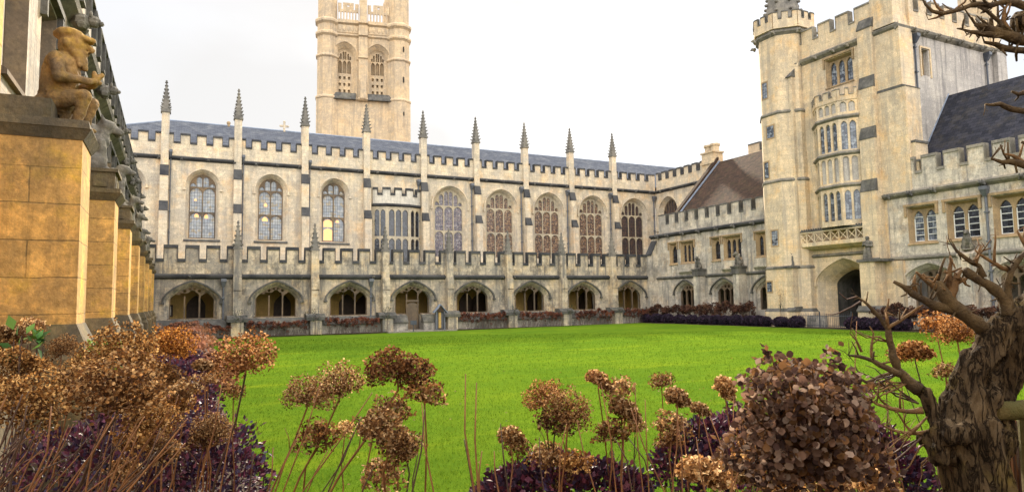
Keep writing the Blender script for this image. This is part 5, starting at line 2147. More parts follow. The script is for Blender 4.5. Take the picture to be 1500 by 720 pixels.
def hydrangea(label, heads, bare=(), extra_stems=0, er=None, group='dried hydrangeas in the near flower bed', stems=True):
    """heads: (px, py, size px, diameter m, x where the stem leaves the frame, kind, tint)"""
    pts = [at(h[4], 745, F_PX * h[3] / h[2]) for h in heads if h[4] is not None]
    bx = sum(p.x for p in pts) / len(pts)
    by = sum(p.y for p in pts) / len(pts)
    base = Vector((bx, by, BEDZ))
    t = thing('dried_hydrangea', label, 'hydrangea', base, 0, group)
    for i, (px, py, sz, dia, xb, kind, tint) in enumerate(heads):
        d = F_PX * dia / sz
        p = at(px, py, d)
        o = link('flower_head', random.choice(KIND[kind]), 'petal', t, p - base)
        k = dia
        o.scale = (k * random.uniform(.93, 1.07), k, k * random.uniform(.92, 1.05))
        o.rotation_euler = (random.uniform(-.35, .35), random.uniform(-.35, .35), random.uniform(-.6, .6) if kind in 'lm' else random.uniform(0, 6.28))
        v = random.uniform(.70, 1.18)
        o.color = (tint[0] * v, tint[1] * v, tint[2] * v, 1)
        if xb is None:
            continue
        b = at(xb, 745, d * random.uniform(.97, 1.05))
        q0 = p - Vector((0, 0, dia * .30))
        m1 = q0.lerp(b, .35) + Vector((random.uniform(-.012, .012), 0, random.uniform(-.02, .02)))
        m2 = q0.lerp(b, .7) + Vector((random.uniform(-.015, .015), 0, 0))
        g = b + (b - q0).normalized() * .1
        g.z = b.z - .12
        e = Vector((g.x + (bx - g.x) * .35, g.y + (by - g.y) * .35, BEDZ))
        mb = MB()
        r = .0020 + .0026 * min(1, dia / .24)
        mb.tube([x - base for x in (p, q0, m1, m2, b, g, e)], [r * .6, r * .8, r * .85, r * .95, r, r * 1.05, r * 1.2], 6)
        # a leaf scar and a side twig
        if random.random() < .6:
            s0 = q0.lerp(b, random.uniform(.3, .6)) - base
            s1 = s0 + Vector((random.uniform(-.06, .06), random.uniform(-.02, .04), random.uniform(.04, .11)))
            mb.tube([s0, s0.lerp(s1, .5) + Vector((.006, 0, 0)), s1], [r * .5, r * .42, r * .25], 5)
        mb.smooth = True
        mb.build('stem', 'stem' if random.random() < .7 else 'stem_dark', t)
    for k, (x0, y0, x1, d, mat) in enumerate(bare):
        p, b = at(x0, y0, d), at(x1, 745, d)
        mb = MB()
        g = Vector((b.x, b.y, BEDZ))
        w = Vector((random.uniform(-.02, .02), 0, random.uniform(-.02, .02)))
        mb.tube([x - base for x in (p, p.lerp(b, .4) + w, b, g)], [.0014, .0021, .0026, .003], 6)
        mb.smooth = True
        mb.build('stem', mat, t)
    return t


# the thick brown clump in the left corner
hydrangea('largest clump of dense orange brown hydrangea heads, nearest below the golden buttress',
          [(40, 592, 100, .20, 10, 'b', ORANGE), (172, 572, 122, .22, 95, 'b', BROWN), (226, 614, 66, .15, 170, 'b', ORANGE), (106, 556, 58, .15, 60, 'b', ORANGE),
           (4, 558, 54, .16, -20, 'b', ORANGE), (200, 645, 56, .14, 130, 's', ORANGE),
           (240, 660, 44, .11, 190, 's', TAN), (185, 690, 44, .11, 150, 's', TAN)],
          [(x_ + random.uniform(40, 110), random.uniform(575, 670), x_, random.uniform(1.4, 2.3), random.choice(('stem', 'stem', 'stem_dark'))) for x_ in [random.uniform(-110, 190) for k in range(50)]])
hydrangea('golden brown hydrangea standing behind the largest clump, right under the nearest buttress',
          [(183, 513, 80, .20, 150, 'b', ORANGE), (90, 510, 38, .11, 85, 'b', BROWN), (30, 532, 62, .19, 20, 'l', ORANGE), 
           (135, 530, 62, .20, 110, 'b', ORANGE), (216, 542, 56, .18, 190, 'l', BROWN), (20, 490, 40, .15, 5, 'm', TAN), (46, 482, 38, .15, 30, 's', TAN), (-5, 505, 44, .17, -20, 's', ORANGE),
           (140, 560, 50, .16, 120, 'b', BROWN), (240, 570, 44, .14, 215, 'b', ORANGE)],
          [(x_ + random.uniform(30, 80), random.uniform(560, 640), x_, random.uniform(2.3, 3.0), random.choice(('stem', 'stem_dark'))) for x_ in [random.uniform(-60, 200) for k in range(26)]])
hydrangea('bright orange round headed hydrangea at the lawn edge above a purple bush',
          [(250, 505, 62, .18, 235, 'b', (1.35, .95, .45)), (245, 550, 38, .11, 225, 's', BROWN), (272, 572, 44, .12, 255, 's', TAN), (312, 628, 52, .13, 285, 'b', TAN), (298, 645, 40, .1, 280, 's', BROWN),
           (262, 595, 40, .11, 240, 's', ORANGE), (205, 590, 60, .14, 180, 'b', ORANGE)],
          [(345, 600, 318, 2.2, 'stem'), (372, 660, 362, 2.1, 'stem_dark'), (325, 560, 280, 2.0, 'stem')])
hydrangea('hydrangea with one broad tan head on a single stem leaning over the lawn',
          [(360, 524, 80, .19, 305, 'b', (1.05, .86, .72)), (300, 538, 30, .08, 305, 'm', TAN), (342, 573, 28, .08, 340, 's', BROWN), (305, 556, 22, .06, 300, 's', TAN)])
hydrangea('hydrangea with a twin lobed tan head on slanting stems beside the broadest dark brown head',
          [(450, 578, 62, .15, 385, 'b', TAN), (497, 564, 68, .16, 420, 'b', TAN), (465, 640, 54, .13, 430, 's', BROWN), (505, 628, 26, .07, 500, 's', PALE)],
          [(545, 575, 425, 1.9, 'stem'), (470, 560, 405, 2.1, 'stem'), (440, 630, 395, 2.0, 'stem'), (530, 610, 470, 2.0, 'stem_dark'), (520, 630, 455, 2.1, 'stem_dark'), (400, 655, 385, 2.0, 'stem'), (480, 660, 440, 2.2, 'stem')])
hydrangea('hydrangea with the broadest dark brown lobed head standing against the lawn',
          [(583, 543, 92, .20, 470, 'l', (.72, .58, .50)), (622, 577, 54, .13, 622, 's', BROWN), (568, 640, 92, .19, 565, 'l', TAN), (574, 602, 50, .12, 580, 's', TAN),
           (595, 655, 50, .12, 600, 's', TAN), (545, 630, 50, .12, 530, 's', BROWN), (560, 695, 60, .14, 560, 's', TAN)],
          [(622, 600, 598, 1.9, 'stem_dark'), (618, 590, 640, 2.0, 'stem'), (548, 680, 520, 2.0, 'stem_dark'), (612, 665, 605, 2.1, 'stem_dark')])
t = hydrangea('bare tall forked stem rising alone against the lawn, with small pale heads beside it',
              [(748, 640, 42, .11, 752, 'm', PALE), (757, 655, 36, .1, 757, 's', BROWN)],
              [(698, 560, 702, 1.7, 'stem'), (680, 643, 698, 1.75, 'stem_dark'), (706, 660, 704, 1.8, 'stem'), (682, 547, 699, 1.7, 'stem'), (733, 620, 748, 1.9, 'stem_dark'), (724, 660, 735, 2.0, 'stem')])
hydrangea('hydrangea with a big brown double head above a low bush of purple leaves',
          [(797, 580, 54, .14, 805, 'b', (.95, .75, .62)), (831, 602, 70, .17, 822, 'b', BROWN), (812, 620, 50, .13, 812, 's', DARK), (800, 668, 46, .12, 790, 's', TAN), (842, 680, 46, .12, 830, 's', ORANGE), (820, 706, 34, .09, 815, 's', TAN)],
          [(830, 620, 818, 2.1, 'stem'), (845, 615, 880, 2.2, 'stem'), (790, 640, 800, 2.2, 'stem_dark')])
hydrangea('hydrangea with four tan heads one above another, next to the brown double head',
          [(876, 557, 38, .10, 900, 'm', (1.3, 1.15, 1.05)), (908, 572, 42, .11, 915, 's', TAN), (914, 602, 50, .13, 912, 'm', TAN), (896, 634, 46, .12, 895, 's', BROWN), (930, 625, 30, .08, 925, 's', TAN)],
          [(925, 600, 985, 2.1, 'stem'), (945, 585, 952, 2.2, 'stem'), (900, 640, 930, 2.1, 'stem_dark'), (920, 640, 965, 2.2, 'stem_dark'), (930, 560, 945, 2.3, 'stem'), (880, 560, 905, 2.3, 'stem')])
hydrangea('hydrangea with small scattered light brown heads beside the very large close head',
          [(969, 559, 30, .09, 975, 's', BROWN), (992, 583, 42, .11, 985, 'm', TAN), (984, 622, 44, .12, 980, 's', TAN), (1025, 600, 32, .09, 1020, 'm', PALE), (1062, 569, 44, .11, 1075, 'm', PALE), (980, 645, 36, .1, 975, 's', BROWN)],
          [(1028, 605, 1060, 2.1, 'stem'), (1000, 610, 1010, 2.2, 'stem'), (1075, 580, 1072, 2.0, 'stem'), (1040, 610, 1090, 2.0, 'stem'), (990, 600, 1000, 2.0, 'stem')])
hydrangea('pale tan low hydrangea heads under the very large close head',
          [(1030, 695, 70, .15, 1030, 'm', PALE), (1075, 692, 66, .15, 1075, 'm', PALE), (1110, 680, 70, .16, 1100, 's', (1.2, .95, .6)), (1285, 712, 60, .15, 1280, 'm', PALE), (1215, 712, 66, .15, 1210, 's', TAN), (1150, 715, 70, .16, 1150, 's', ORANGE)],
          [(1110, 640, 1060, 1.8, 'stem'), (1020, 640, 1040, 1.9, 'stem')])
hydrangea('very large grey brown hydrangea head close to the viewer, before the gnarled trunk',
          [(1180, 632, 195, .235, 1080, 'c', (1, 1, 1)), (1112, 560, 34, .05, 1150, 's', DARK), (1240, 600, 60, .075, None, 's', (.6, .5, .45)), (1150, 545, 40, .055, None, 's', (.62, .5, .42)), (1195, 668, 150, .20, None, 's', (.55, .40, .28)), (1120, 650, 60, .09, 1110, 's', ORANGE)])
hydrangea('hydrangea with small orange heads beside and behind the gnarled trunk',
          [(1371, 476, 42, .13, 1420, 's', (1.25, .95, .66)), (1402, 487, 52, .15, 1440, 'b', (1.2, .92, .66)), (1340, 516, 46, .13, 1395, 'm', (1.2, .92, .66)), (1318, 522, 30, .09, 1330, 's', (1.2, .9, .62)), (1385, 545, 30, .09, 1390, 's', TAN), (1298, 566, 24, .07, 1300, 's', BROWN)],
          [(1255, 470, 1252, 2.4, 'stem'), (1325, 560, 1385, 2.3, 'stem_dark'), (1300, 600, 1330, 2.4, 'stem'), (1285, 620, 1325, 2.4, 'stem_dark')])


# ------------------------------------------------------------------ purple leaved bushes
PURP = np.array([(.040, .012, .022), (.075, .018, .035), (.022, .010, .022), (.10, .025, .035), (.03, .018, .04)])


def purple_bush(label, lobes, n, leaf, group, name='purple_bush', cat='bush', pal=PURP, seed=1, sprigs=24, origin=None):
    """lobes: (x, y, z, rx, ry, rz)"""
    rng = np.random.default_rng(seed)
    o0 = np.array(origin if origin is not None else (lobes[0][0], lobes[0][1], BEDZ))
    t = thing(name, label, cat, tuple(o0), 0, group)
    c = Cards()
    tot = sum(l[3] * l[5] for l in lobes)
    for l in lobes:
        k = int(n * l[3] * l[5] / tot)
        d = unit(rng.normal(0, 1, (k, 3)))
        d[:, 2] = np.where(d[:, 2] < -.5, -d[:, 2], d[:, 2])
        lum = 1 + .28 * vnoise(d, 3.1, l[0] * 3 + seed) + .1 * vnoise(d, 8.0, seed)
        rr = lum * (1 - np.abs(rng.normal(0, .16, k)))
        P = d * rr[:, None] * np.array(l[3:6]) + np.array(l[:3]) - o0
        T = unit(d + rng.normal(0, .6, d.shape) + np.array([0, 0, .35]))
        Nn = unit(d + rng.normal(0, .7, d.shape) + np.array([0, 0, .5]))
        c.add(P, T, Nn, leaf * rng.uniform(.65, 1.25, k), pal[rng.integers(0, len(pal), k)] * rng.uniform(.7, 1.4, (k, 1)))
    # loose sprigs beyond the outline
    mb = MB()
    for q in range(sprigs):
        l = lobes[rng.integers(0, len(lobes))]
        d = unit(rng.normal(0, 1, 3) + np.array([0, 0, .9]))
        a = np.array(l[:3]) - o0 + d * np.array(l[3:6]) * .7
        b_ = a + unit(d + np.array([0, 0, .4])) * l[5] * rng.uniform(.35, .62)
        mb.tube([tuple(a), tuple((a + b_) / 2 + rng.normal(0, .01, 3)), tuple(b_)], [.003, .0025, .0015], 4)
        k = 16
        f = rng.uniform(.2, 1, k)[:, None]
        P = a + (b_ - a) * f
        T = unit(rng.normal(0, 1, (k, 3)) + d * .6)
        c.add(P, T, unit(rng.normal(0, .5, (k, 3)) + np.array([0, 0, 1])), leaf * rng.uniform(.6, 1.1, k), pal[rng.integers(0, len(pal), k)] * rng.uniform(.8, 1.6, (k, 1)))
    link('foliage', c.mesh('foliage'), 'purple', t)
    for l in lobes:
        for q in range(5):
            a = np.array([l[0] + rng.normal(0, l[3] * .15), l[1] + rng.normal(0, l[4] * .15), BEDZ]) - o0
            b_ = np.array(l[:3]) - o0 + rng.normal(0, .5, 3) * np.array(l[3:6]) + np.array([0, 0, l[5] * .4])
            mb.tube([tuple(a), tuple((a + b_) / 2 + rng.normal(0, .03, 3)), tuple(b_)], [.009, .006, .003], 5)
    if mb.v:
        mb.build('branch', 'stem_dark', t)
    return t


def lobe(px, py, d, rx, rz, ry=None):
    p = at(px, py, d)
    return (p.x, p.y, p.z, rx, ry or rx, rz)


G = 'purple leaved bushes in the near flower bed'
purple_bush('dark purple leaved bush among brown stems below the orange hydrangeas',
            [lobe(290, 700, 3.4, .34, .30), lobe(215, 700, 3.2, .34, .32), lobe(130, 720, 3.0, .36, .30), lobe(330, 720, 3.3, .22, .2), lobe(240, 640, 3.6, .25, .25)], 9000, .030, G, seed=3)
purple_bush('dark purple leaved bush along the lawn edge under the bright orange round head',
            [lobe(258, 560, 5.0, .22, .26, .5), lobe(262, 600, 4.5, .24, .32, .4), lobe(235, 545, 5.6, .22, .24, .6)], 7000, .032, G, seed=4, sprigs=12)
purple_bush('low dark purple bush beneath the brown double head',
            [lobe(760, 738, 2.7, .17, .14), lobe(815, 728, 2.7, .20, .17), lobe(880, 734, 2.8, .19, .16), lobe(722, 745, 2.7, .1, .1), lobe(925, 735, 2.8, .10, .10)], 4200, .032, G, seed=5, sprigs=34)
purple_bush('dark purple bush beside pale tan heads and the large close hydrangea head',
            [lobe(1040, 672, 2.9, .20, .17), lobe(1080, 655, 3.0, .17, .16), lobe(1000, 690, 2.8, .14, .12), lobe(1080, 700, 2.8, .2, .15)], 4000, .030, G, seed=6, sprigs=26)
purple_bush('small dark purple bush between the large close head and the gnarled trunk',
            [lobe(1290, 690, 2.7, .14, .16), lobe(1320, 712, 2.7, .14, .12), lobe(1262, 660, 2.9, .10, .14)], 2300, .030, G, seed=7, sprigs=24)

# clipped purple balls along the lodging range and the gateway
c = Cards()
rng = np.random.default_rng(9)
d = unit(rng.normal(0, 1, (1500, 3)))
lum = 1 + .12 * vnoise(d, 2.5, 3) + .08 * vnoise(d, 7, 1)
c.add(d * (lum * (1 - np.abs(rng.normal(0, .05, 1500))))[:, None] * .5, unit(d + rng.normal(0, .6, d.shape)), unit(d + rng.normal(0, .5, d.shape)), .10 * rng.uniform(.6, 1.3, 1500),
      np.array([(.030, .018, .034), (.045, .022, .040), (.022, .017, .032)])[rng.integers(0, 3, 1500)] * rng.uniform(.7, 1.4, (1500, 1)))
dd = d[:400]
c.add(dd * .40, np.cross(dd, rng.normal(0, 1, dd.shape)), dd, .3, np.tile(np.array([(.015, .010, .016)]), (400, 1)))
BALL = c.mesh('foliage')
px_ = [947, 963, 979, 996, 1014, 1033, 1049, 1063, 1079, 1098, 1111, 1125, 1144, 1167, 1252, 1269, 1287, 1303, 1322]
by_ = [(49.2, 38.6)] + [None] * 18
names = ['at the chapel corner', 'second from the chapel corner', 'third from the chapel corner', 'fourth from the chapel corner', 'fifth from the chapel corner', 'sixth from the chapel corner', 'seventh from the chapel corner',
         'eighth from the chapel corner', 'ninth from the chapel corner', 'fifth to the left of the stair turret', 'fourth to the left of the stair turret', 'nearest the left side of the stair turret',
         'directly under the stair turret statue, left one', 'directly under the stair turret statue, right one', 'just right of the gateway railing', 'second right of the gateway railing', 'third right of the gateway railing', 'fourth right of the gateway railing', 'fifth right of the gateway railing']
for i, x in enumerate(px_):
    p = at(x, 470, 1)
    dr = p - CAM_POS
    X_ = 37.9 if i < 14 else 37.95
    if 12 <= i <= 13:
        X_ = 37.6
    s = X_ / dr.x
    yy = dr.y * s
    o = link('clipped_bush', BALL, 'purple', None, (X_, yy, .17 + .34))
    o.scale = (random.uniform(.9, 1.1), random.uniform(.95, 1.2), random.uniform(.70, .85))
    o.rotation_euler = (0, 0, random.uniform(0, 6))
    tag(o, 'small rounded dark purple bush %s' % names[i], 'bush', 'clipped purple bushes along the foot of the right hand ranges')


# brown hydrangea hedges below the arcade windows
def far_hydrangea(seed, L, H, n, W=.5, ball=.085):
    rng = np.random.default_rng(seed)
    c = Cards()
    x = rng.uniform(-L / 2, L / 2, n)
    top = H * (.78 + .22 * np.array([noise.noise(Vector((q * .9, seed, 0))) for q in x]))
    z = top * (1 - np.abs(rng.normal(0, .24, n)))
    y = rng.normal(0, W * .32, n)
    P = np.stack([x, y, np.maximum(z, .3)], 1)
    for p in P:
        r = ball * rng.uniform(.65, 1.25)
        k = 22
        d = fib(k, -.7)
        col = np.array([(.11, .052, .036), (.15, .075, .046), (.06, .032, .026)])[rng.integers(0, 3)] * rng.uniform(.7, 1.35)
        c.add(p + d * r * .8, np.cross(d, rng.normal(0, 1, d.shape)) + d * .4, d, r * .95, np.tile(col, (k, 1)) * rng.uniform(.75, 1.25, (k, 1)), PETAL)
    mb = MB()
    for q in range(int(L * 26)):
        a = (rng.uniform(-L / 2, L / 2), rng.normal(0, W * .2), 0)
        i = rng.integers(0, n)
        b_ = P[np.argmin(np.abs(x - a[0] - rng.normal(0, .2)) + rng.uniform(0, .3, n))]
        mb.tube([a, tuple((np.array(a) + b_) / 2 + rng.normal(0, .03, 3)), tuple(b_)], [.010, .008, .005], 3, False)
    return c.mesh('flower_heads'), mb.mesh('stems')


def bush_thing(name, label, cat, loc, rot, hm, sm, group, scale=(1, 1, 1)):
    t = thing(name, label, cat, loc, rot, group)
    t.scale = scale
    o = link('flower_heads', hm, 'petal', t)
    link('stems', sm, 'twig', t)
    return o


V1 = [far_hydrangea(s, 4.0, 1.25, 120) for s in (1, 2, 3)]
cnt = ['first', 'second', 'third', None, 'fifth', 'sixth', 'seventh', 'eighth']
G2 = 'dried hydrangea hedges below the arcade openings'
for i, cx in enumerate(CC):
    if i == DOOR:
        continue
    hm, sm = V1[i % 3]
    if i == 0:
        loc, sc = (1.6, 49.0, .1), (.95, 1, .72)
    else:
        loc, sc = ((CB[i] + (CB + [39.6])[i + 1]) / 2, 49.0, .1), (.98 if i < 7 else .82, 1, (.72, .85, .95, 1, 1.05, 1.02, 1.06, 1.08)[i])
    o = bush_thing('hydrangea_hedge', 'dark brown dried hydrangeas below the %s arcade opening from the left' % cnt[i], 'hedge', loc, 0, hm, sm, G2, (sc[0], 1, sc[2] * 1.15))
    o.color = (1.5, 1.15, 1.05, 1)
V2 = [far_hydrangea(s, 3.9, 1.75, 150, .7, .12) for s in (5, 6)]
for i, (yv, lb) in enumerate(((47.3, 'beside the chapel corner under the first arch of the lodging range'), (43.0, 'under the middle arch of the lodging range'), (39.0, 'under the last arch of the lodging range beside the stair turret'))):
    bush_thing('hydrangea_hedge', 'brown dried hydrangeas ' + lb, 'hedge', (38.5, yv, .15), R(90), *V2[i % 2], 'dried hydrangea hedges along the right hand ranges', (1, 1, .98 + .07 * i))
for i, (yv, lb) in enumerate(((25.0, 'under the arch just right of the gateway, behind bare branches'), (20.4, 'under the second arch right of the gateway, beyond the tree'))):
    bush_thing('hydrangea_hedge', 'brown dried hydrangeas ' + lb, 'hedge', (38.3, yv, .2), R(90), *V2[i % 2], 'dried hydrangea hedges along the right hand ranges', (1, 1, .95))
# the row of brown mounds at the foot of the left range
V3 = [far_hydrangea(s, 3.4, 1.70, 210, 1.0, .135) for s in (8, 9)]
lbs = ['under the second left buttress', 'under the third left buttress', 'under the fourth left buttress', 'under the fifth left buttress', 'under the sixth left buttress', 'at the far end of the left range']
for i in range(6):
    yv = 12.2 + 5.0 * i
    o = bush_thing('hydrangea_hedge', 'mounded brown dried hydrangeas ' + lbs[i], 'hedge', (.05 + .12 * i, yv, .1), R(90), *V3[i % 2], 'dried hydrangea mounds along the left range', (1.25, 1.0, .90 if i else .92))
    o.color = (1.9, 1.75, 1.5, 1)


# small climbers and green tufts
def climber(label, loc, w, h, n, seed, cols, leaf=.09):
    rng = np.random.default_rng(seed)
    t = thing('climber', label, 'climbing plant', loc, 0, 'climbing plants on the arcade buttresses')
    c = Cards()
    P = np.stack([rng.normal(0, w * .5, n), rng.uniform(-.25, 0, n), rng.uniform(0, h, n)], 1)
    P[:, 0] *= (1.1 - .6 * np.abs(P[:, 2] / h - .55))
    c.add(P, unit(rng.normal(0, 1, P.shape)), unit(rng.normal(0, .6, P.shape) + np.array([0, -1, .5])), leaf * rng.uniform(.6, 1.2, n), np.array(cols)[rng.integers(0, len(cols), n)])
    link('foliage', c.mesh('foliage'), 'greenleaf', t)
    mb = MB()
    mb.tube([(0, -.02, -loc[2] + .1), (.05, -.05, -.2), (0, -.1, h * .8)], [.02, .015, .008], 5)
    for q in range(5):
        mb.tube([(0, -.05, 0), (rng.normal(0, w * .5), -.12, rng.uniform(.2, h))], [.012, .006], 4)
    mb.build('stem', 'twig', t)


GRN = [(.035, .06, .03), (.05, .075, .03), (.03, .045, .035)]
for k, (i, lb) in enumerate(((1, 'first'), (2, 'second'), (3, 'third'), (5, 'fifth'), (6, 'sixth'), (7, 'seventh'))):
    climber('dark green climber on the ledge of the %s arcade buttress from the left' % lb, (CB[i] + random.uniform(-.1, .2), 49.0, 1.1), .75 if k < 2 else .5, .85 if k < 3 else .75, 110, 40 + k, GRN)
climber('thin green climber on the stair turret base left of the gateway', (37.5, 33.6, 1.2), .4, 1.5, 70, 60, GRN)
purple_bush('small bright green tuft of leaves at the foot of the nearest buttress, behind the hydrangeas', [(-.62, 8.2, 1.62, .22, .2, .18)], 90, .12, None, 'green_plant', 'plant',
            np.array([(.10, .19, .02), (.16, .24, .03), (.07, .14, .02)]), 12, 2)
purple_bush('broad leaved green plant among brown hydrangea heads beside the nearest buttress base', [lobe(28, 505, 3.0, .09, .08), lobe(40, 520, 3.1, .08, .06)], 15, .06, None, 'green_plant', 'plant',
            np.array([(.035, .09, .02), (.07, .13, .02), (.03, .07, .02)]), 13, 2)

# ------------------------------------------------------------------ the gnarled tree on the right
def bark_material():
    m, t, b = nodes('gnarled_bark')
    g = N(t, 'ShaderNodeNewGeometry')
    p = g.outputs['Position']
    col = mixc(t, noise_mask(t, p, 9, .35, .65, 8, .7), (.085, .055, .028), (.024, .015, .009))
    col = mixc(t, noise_mask(t, p, 14, .45, .70, 6, .7, mapscale=(1, 1, .25)), col, (.155, .108, .062), k=.65)
    col = mixc(t, noise_mask(t, p, 4.5, .52, .66, 6, .7, loc=(4, 1, 9)), col, (.18, .13, .03), k=.5)
    # long cracks that run with the grain
    cm = N(t, 'ShaderNodeMapping')
    cm.inputs['Scale'].default_value = (1, 1, .22)
    t.links.new(p, cm.inputs['Vector'])
    cn = N(t, 'ShaderNodeTexNoise', Scale=38.0, Detail=4.0, Roughness=.6, Distortion=.6)
    t.links.new(cm.outputs[0], cn.inputs['Vector'])
    ab = N(t, 'ShaderNodeMath', operation='SUBTRACT')
    ab.inputs[1].default_value = .5
    t.links.new(cn.outputs[0], ab.inputs[0])
    a2 = N(t, 'ShaderNodeMath', operation='ABSOLUTE')
    t.links.new(ab.outputs[0], a2.inputs[0])
    cr = N(t, 'ShaderNodeMapRange')
    cr.inputs['From Max'].default_value = .048
    t.links.new(a2.outputs[0], cr.inputs['Value'])
    col = mixc(t, cr.outputs[0], (.020, .013, .008), col)
    t.links.new(col, b.inputs['Base Color'])
    b.inputs['Roughness'].default_value = .85
    b.inputs['Specular IOR Level'].default_value = .06
    n1 = N(t, 'ShaderNodeTexNoise', Scale=26.0, Detail=8.0, Roughness=.72)
    mpn = N(t, 'ShaderNodeMapping')
    mpn.inputs['Scale'].default_value = (1, 1, .35)
    t.links.new(p, mpn.inputs['Vector'])
    t.links.new(mpn.outputs[0], n1.inputs['Vector'])
    bp = N(t, 'ShaderNodeBump', Strength=.9, Distance=.02)
    hs_ = N(t, 'ShaderNodeMath', operation='MULTIPLY_ADD')
    hs_.inputs[1].default_value = .8
    t.links.new(cr.outputs[0], hs_.inputs[0])
    t.links.new(n1.outputs[0], hs_.inputs[2])
    t.links.new(hs_.outputs[0], bp.inputs['Height'])
    t.links.new(bp.outputs[0], b.inputs['Normal'])
    return m


M['bark'] = bark_material()
M['twigbark'] = plain('ochre_twigs', (.19, .10, .038), (.085, .046, .02), 22, .8, .2, .5)
M['lichen'] = plain('lichened_branch', (.115, .072, .030), (.045, .028, .015), 18, .85, .2, .7)
TD = 2.0
tb = at(1430, 700, TD)
TREE = thing('gnarled_tree', 'gnarled leafless tree with a twisted trunk and pruned stubby branches propped on a timber rail', 'tree', (tb.x, tb.y, BEDZ - .15))
T0 = Vector((tb.x, tb.y, BEDZ - .15))


def tp(px, py, dz=0.0):
    return at(px, py, TD + dz) - T0


def limb(pts):
    return [('c', tp(a[0], a[1], a[3] if len(a) > 3 else 0), tp(b[0], b[1], b[3] if len(b) > 3 else 0), a[2] * TD / F_PX, b[2] * TD / F_PX) for a, b in zip(pts, pts[1:])]


gb = tp(1430, 700)
I = limb([(1436, 760, 52), (1434, 715, 46), (1424, 670, 45), (1416, 635, 44), (1416, 600, 37), (1418, 565, 26), (1432, 533, 24), (1450, 505, 22), (1468, 480, 20), (1490, 460, 18), (1514, 442, 18, .05)])
I += [('c', (gb.x, gb.y, .0), tp(1436, 760), .14, .105)]
I += limb([(1444, 640, 40, .04), (1448, 600, 30, .06), (1462, 568, 24, .08), (1482, 535, 28, .08), (1506, 495, 32, .07), (1534, 450, 36, .07), (1580, 380, 38, .1), (1640, 250, 34, .1), (1620, 120, 28, .05), (1560, 50, 22, 0), (1515, 38, 17, 0), (1497, 32, 15, 0)])
I += [('s', tp(1362, 642, -.01), (.030, .035, .030)), ('s', tp(1395, 632, -.06), (.07, .05, .04)), ('s', tp(1440, 628, -.04), (.06, .05, .05)), ('s', tp(1450, 580, -.02), (.045, .04, .05)),
      ('s', tp(1380, 660, -.04), (.05, .04, .05)), ('s', tp(1425, 575, -.01), (.05, .05, .06))]
I += limb([(1375, 640, 16), (1366, 615, 13), (1354, 578, 12), (1342, 566, 10)])
tm = blob(I, .0052, 'trunk', 2)


def bark_relief(q):
    w_ = noise.noise(q * 5) * .5
    s = noise.fractal(Vector((q.x * 20 + w_, q.y * 20, q.z * 5 + w_)), 1.0, 2.0, 3)
    r = 1 - abs(noise.noise(Vector((q.x * 30 + w_ * 3, q.y * 30, q.z * 5.5 + w_)))) * 3.0
    u_ = 1 - abs(noise.noise(Vector((q.x * 60, q.y * 60, q.z * 17)))) * 2
    return .008 * s + .0105 * r + .004 * u_ - .010


displace(tm, bark_relief)
link('trunk', tm, 'bark', TREE)


def branch(pts, mat='lichen', stubs=0, dz=0.0, name='branch', spread=22, sl=(10, 26)):
    mb = MB()
    P = []
    for i, a in enumerate(pts):
        P.append((a[0], a[1], a[2], (a[3] if len(a) > 3 else 0) + dz))
    # refine with knots and small kinks
    Q = []
    for a, b in zip(P, P[1:]):
        k = max(1, int(math.hypot(b[0] - a[0], b[1] - a[1]) / 9))
        for j in range(k):
            f = j / k
            jt = 1.1 if Q else 0
            Q.append((a[0] + (b[0] - a[0]) * f + random.uniform(-jt, jt), a[1] + (b[1] - a[1]) * f + random.uniform(-jt, jt), (a[2] + (b[2] - a[2]) * f) * random.uniform(.88, 1.15), a[3] + (b[3] - a[3]) * f + random.uniform(-.006, .006)))
    Q.append(P[-1])
    mb.tube([tp(a[0], a[1], a[3]) for a in Q], [a[2] * TD / F_PX for a in Q], 8)
    for s_ in range(stubs):
        i = random.randrange(len(Q) // 3, len(Q))
        a = Q[i]
        an = random.uniform(0, 2 * math.pi)
        L = random.uniform(*sl)
        d_ = Vector((math.cos(an) * .8, math.sin(an) - .35))
        e = (a[0] + d_.x * L, a[1] + d_.y * L, a[3] + random.uniform(-.03, .03))
        r = min(a[2] * .55, random.uniform(1.1, 2.4))
        m_ = ((a[0] + e[0]) / 2 + random.uniform(-2, 2), (a[1] + e[1]) / 2 + random.uniform(-2, 2), (a[3] + e[2]) / 2)
        mb.tube([tp(a[0], a[1], a[3]), tp(*m_), tp(*e)], [r * TD / F_PX, r * .85 * TD / F_PX, r * .6 * TD / F_PX], 6)
        if random.random() < .5:
            e2 = (m_[0] + random.uniform(-9, 9), m_[1] + random.uniform(-12, 4), m_[2])
            mb.tube([tp(*m_), tp(*e2)], [r * .6 * TD / F_PX, r * .4 * TD / F_PX], 5)
    mb.smooth = True
    return mb.build(name, mat, TREE)


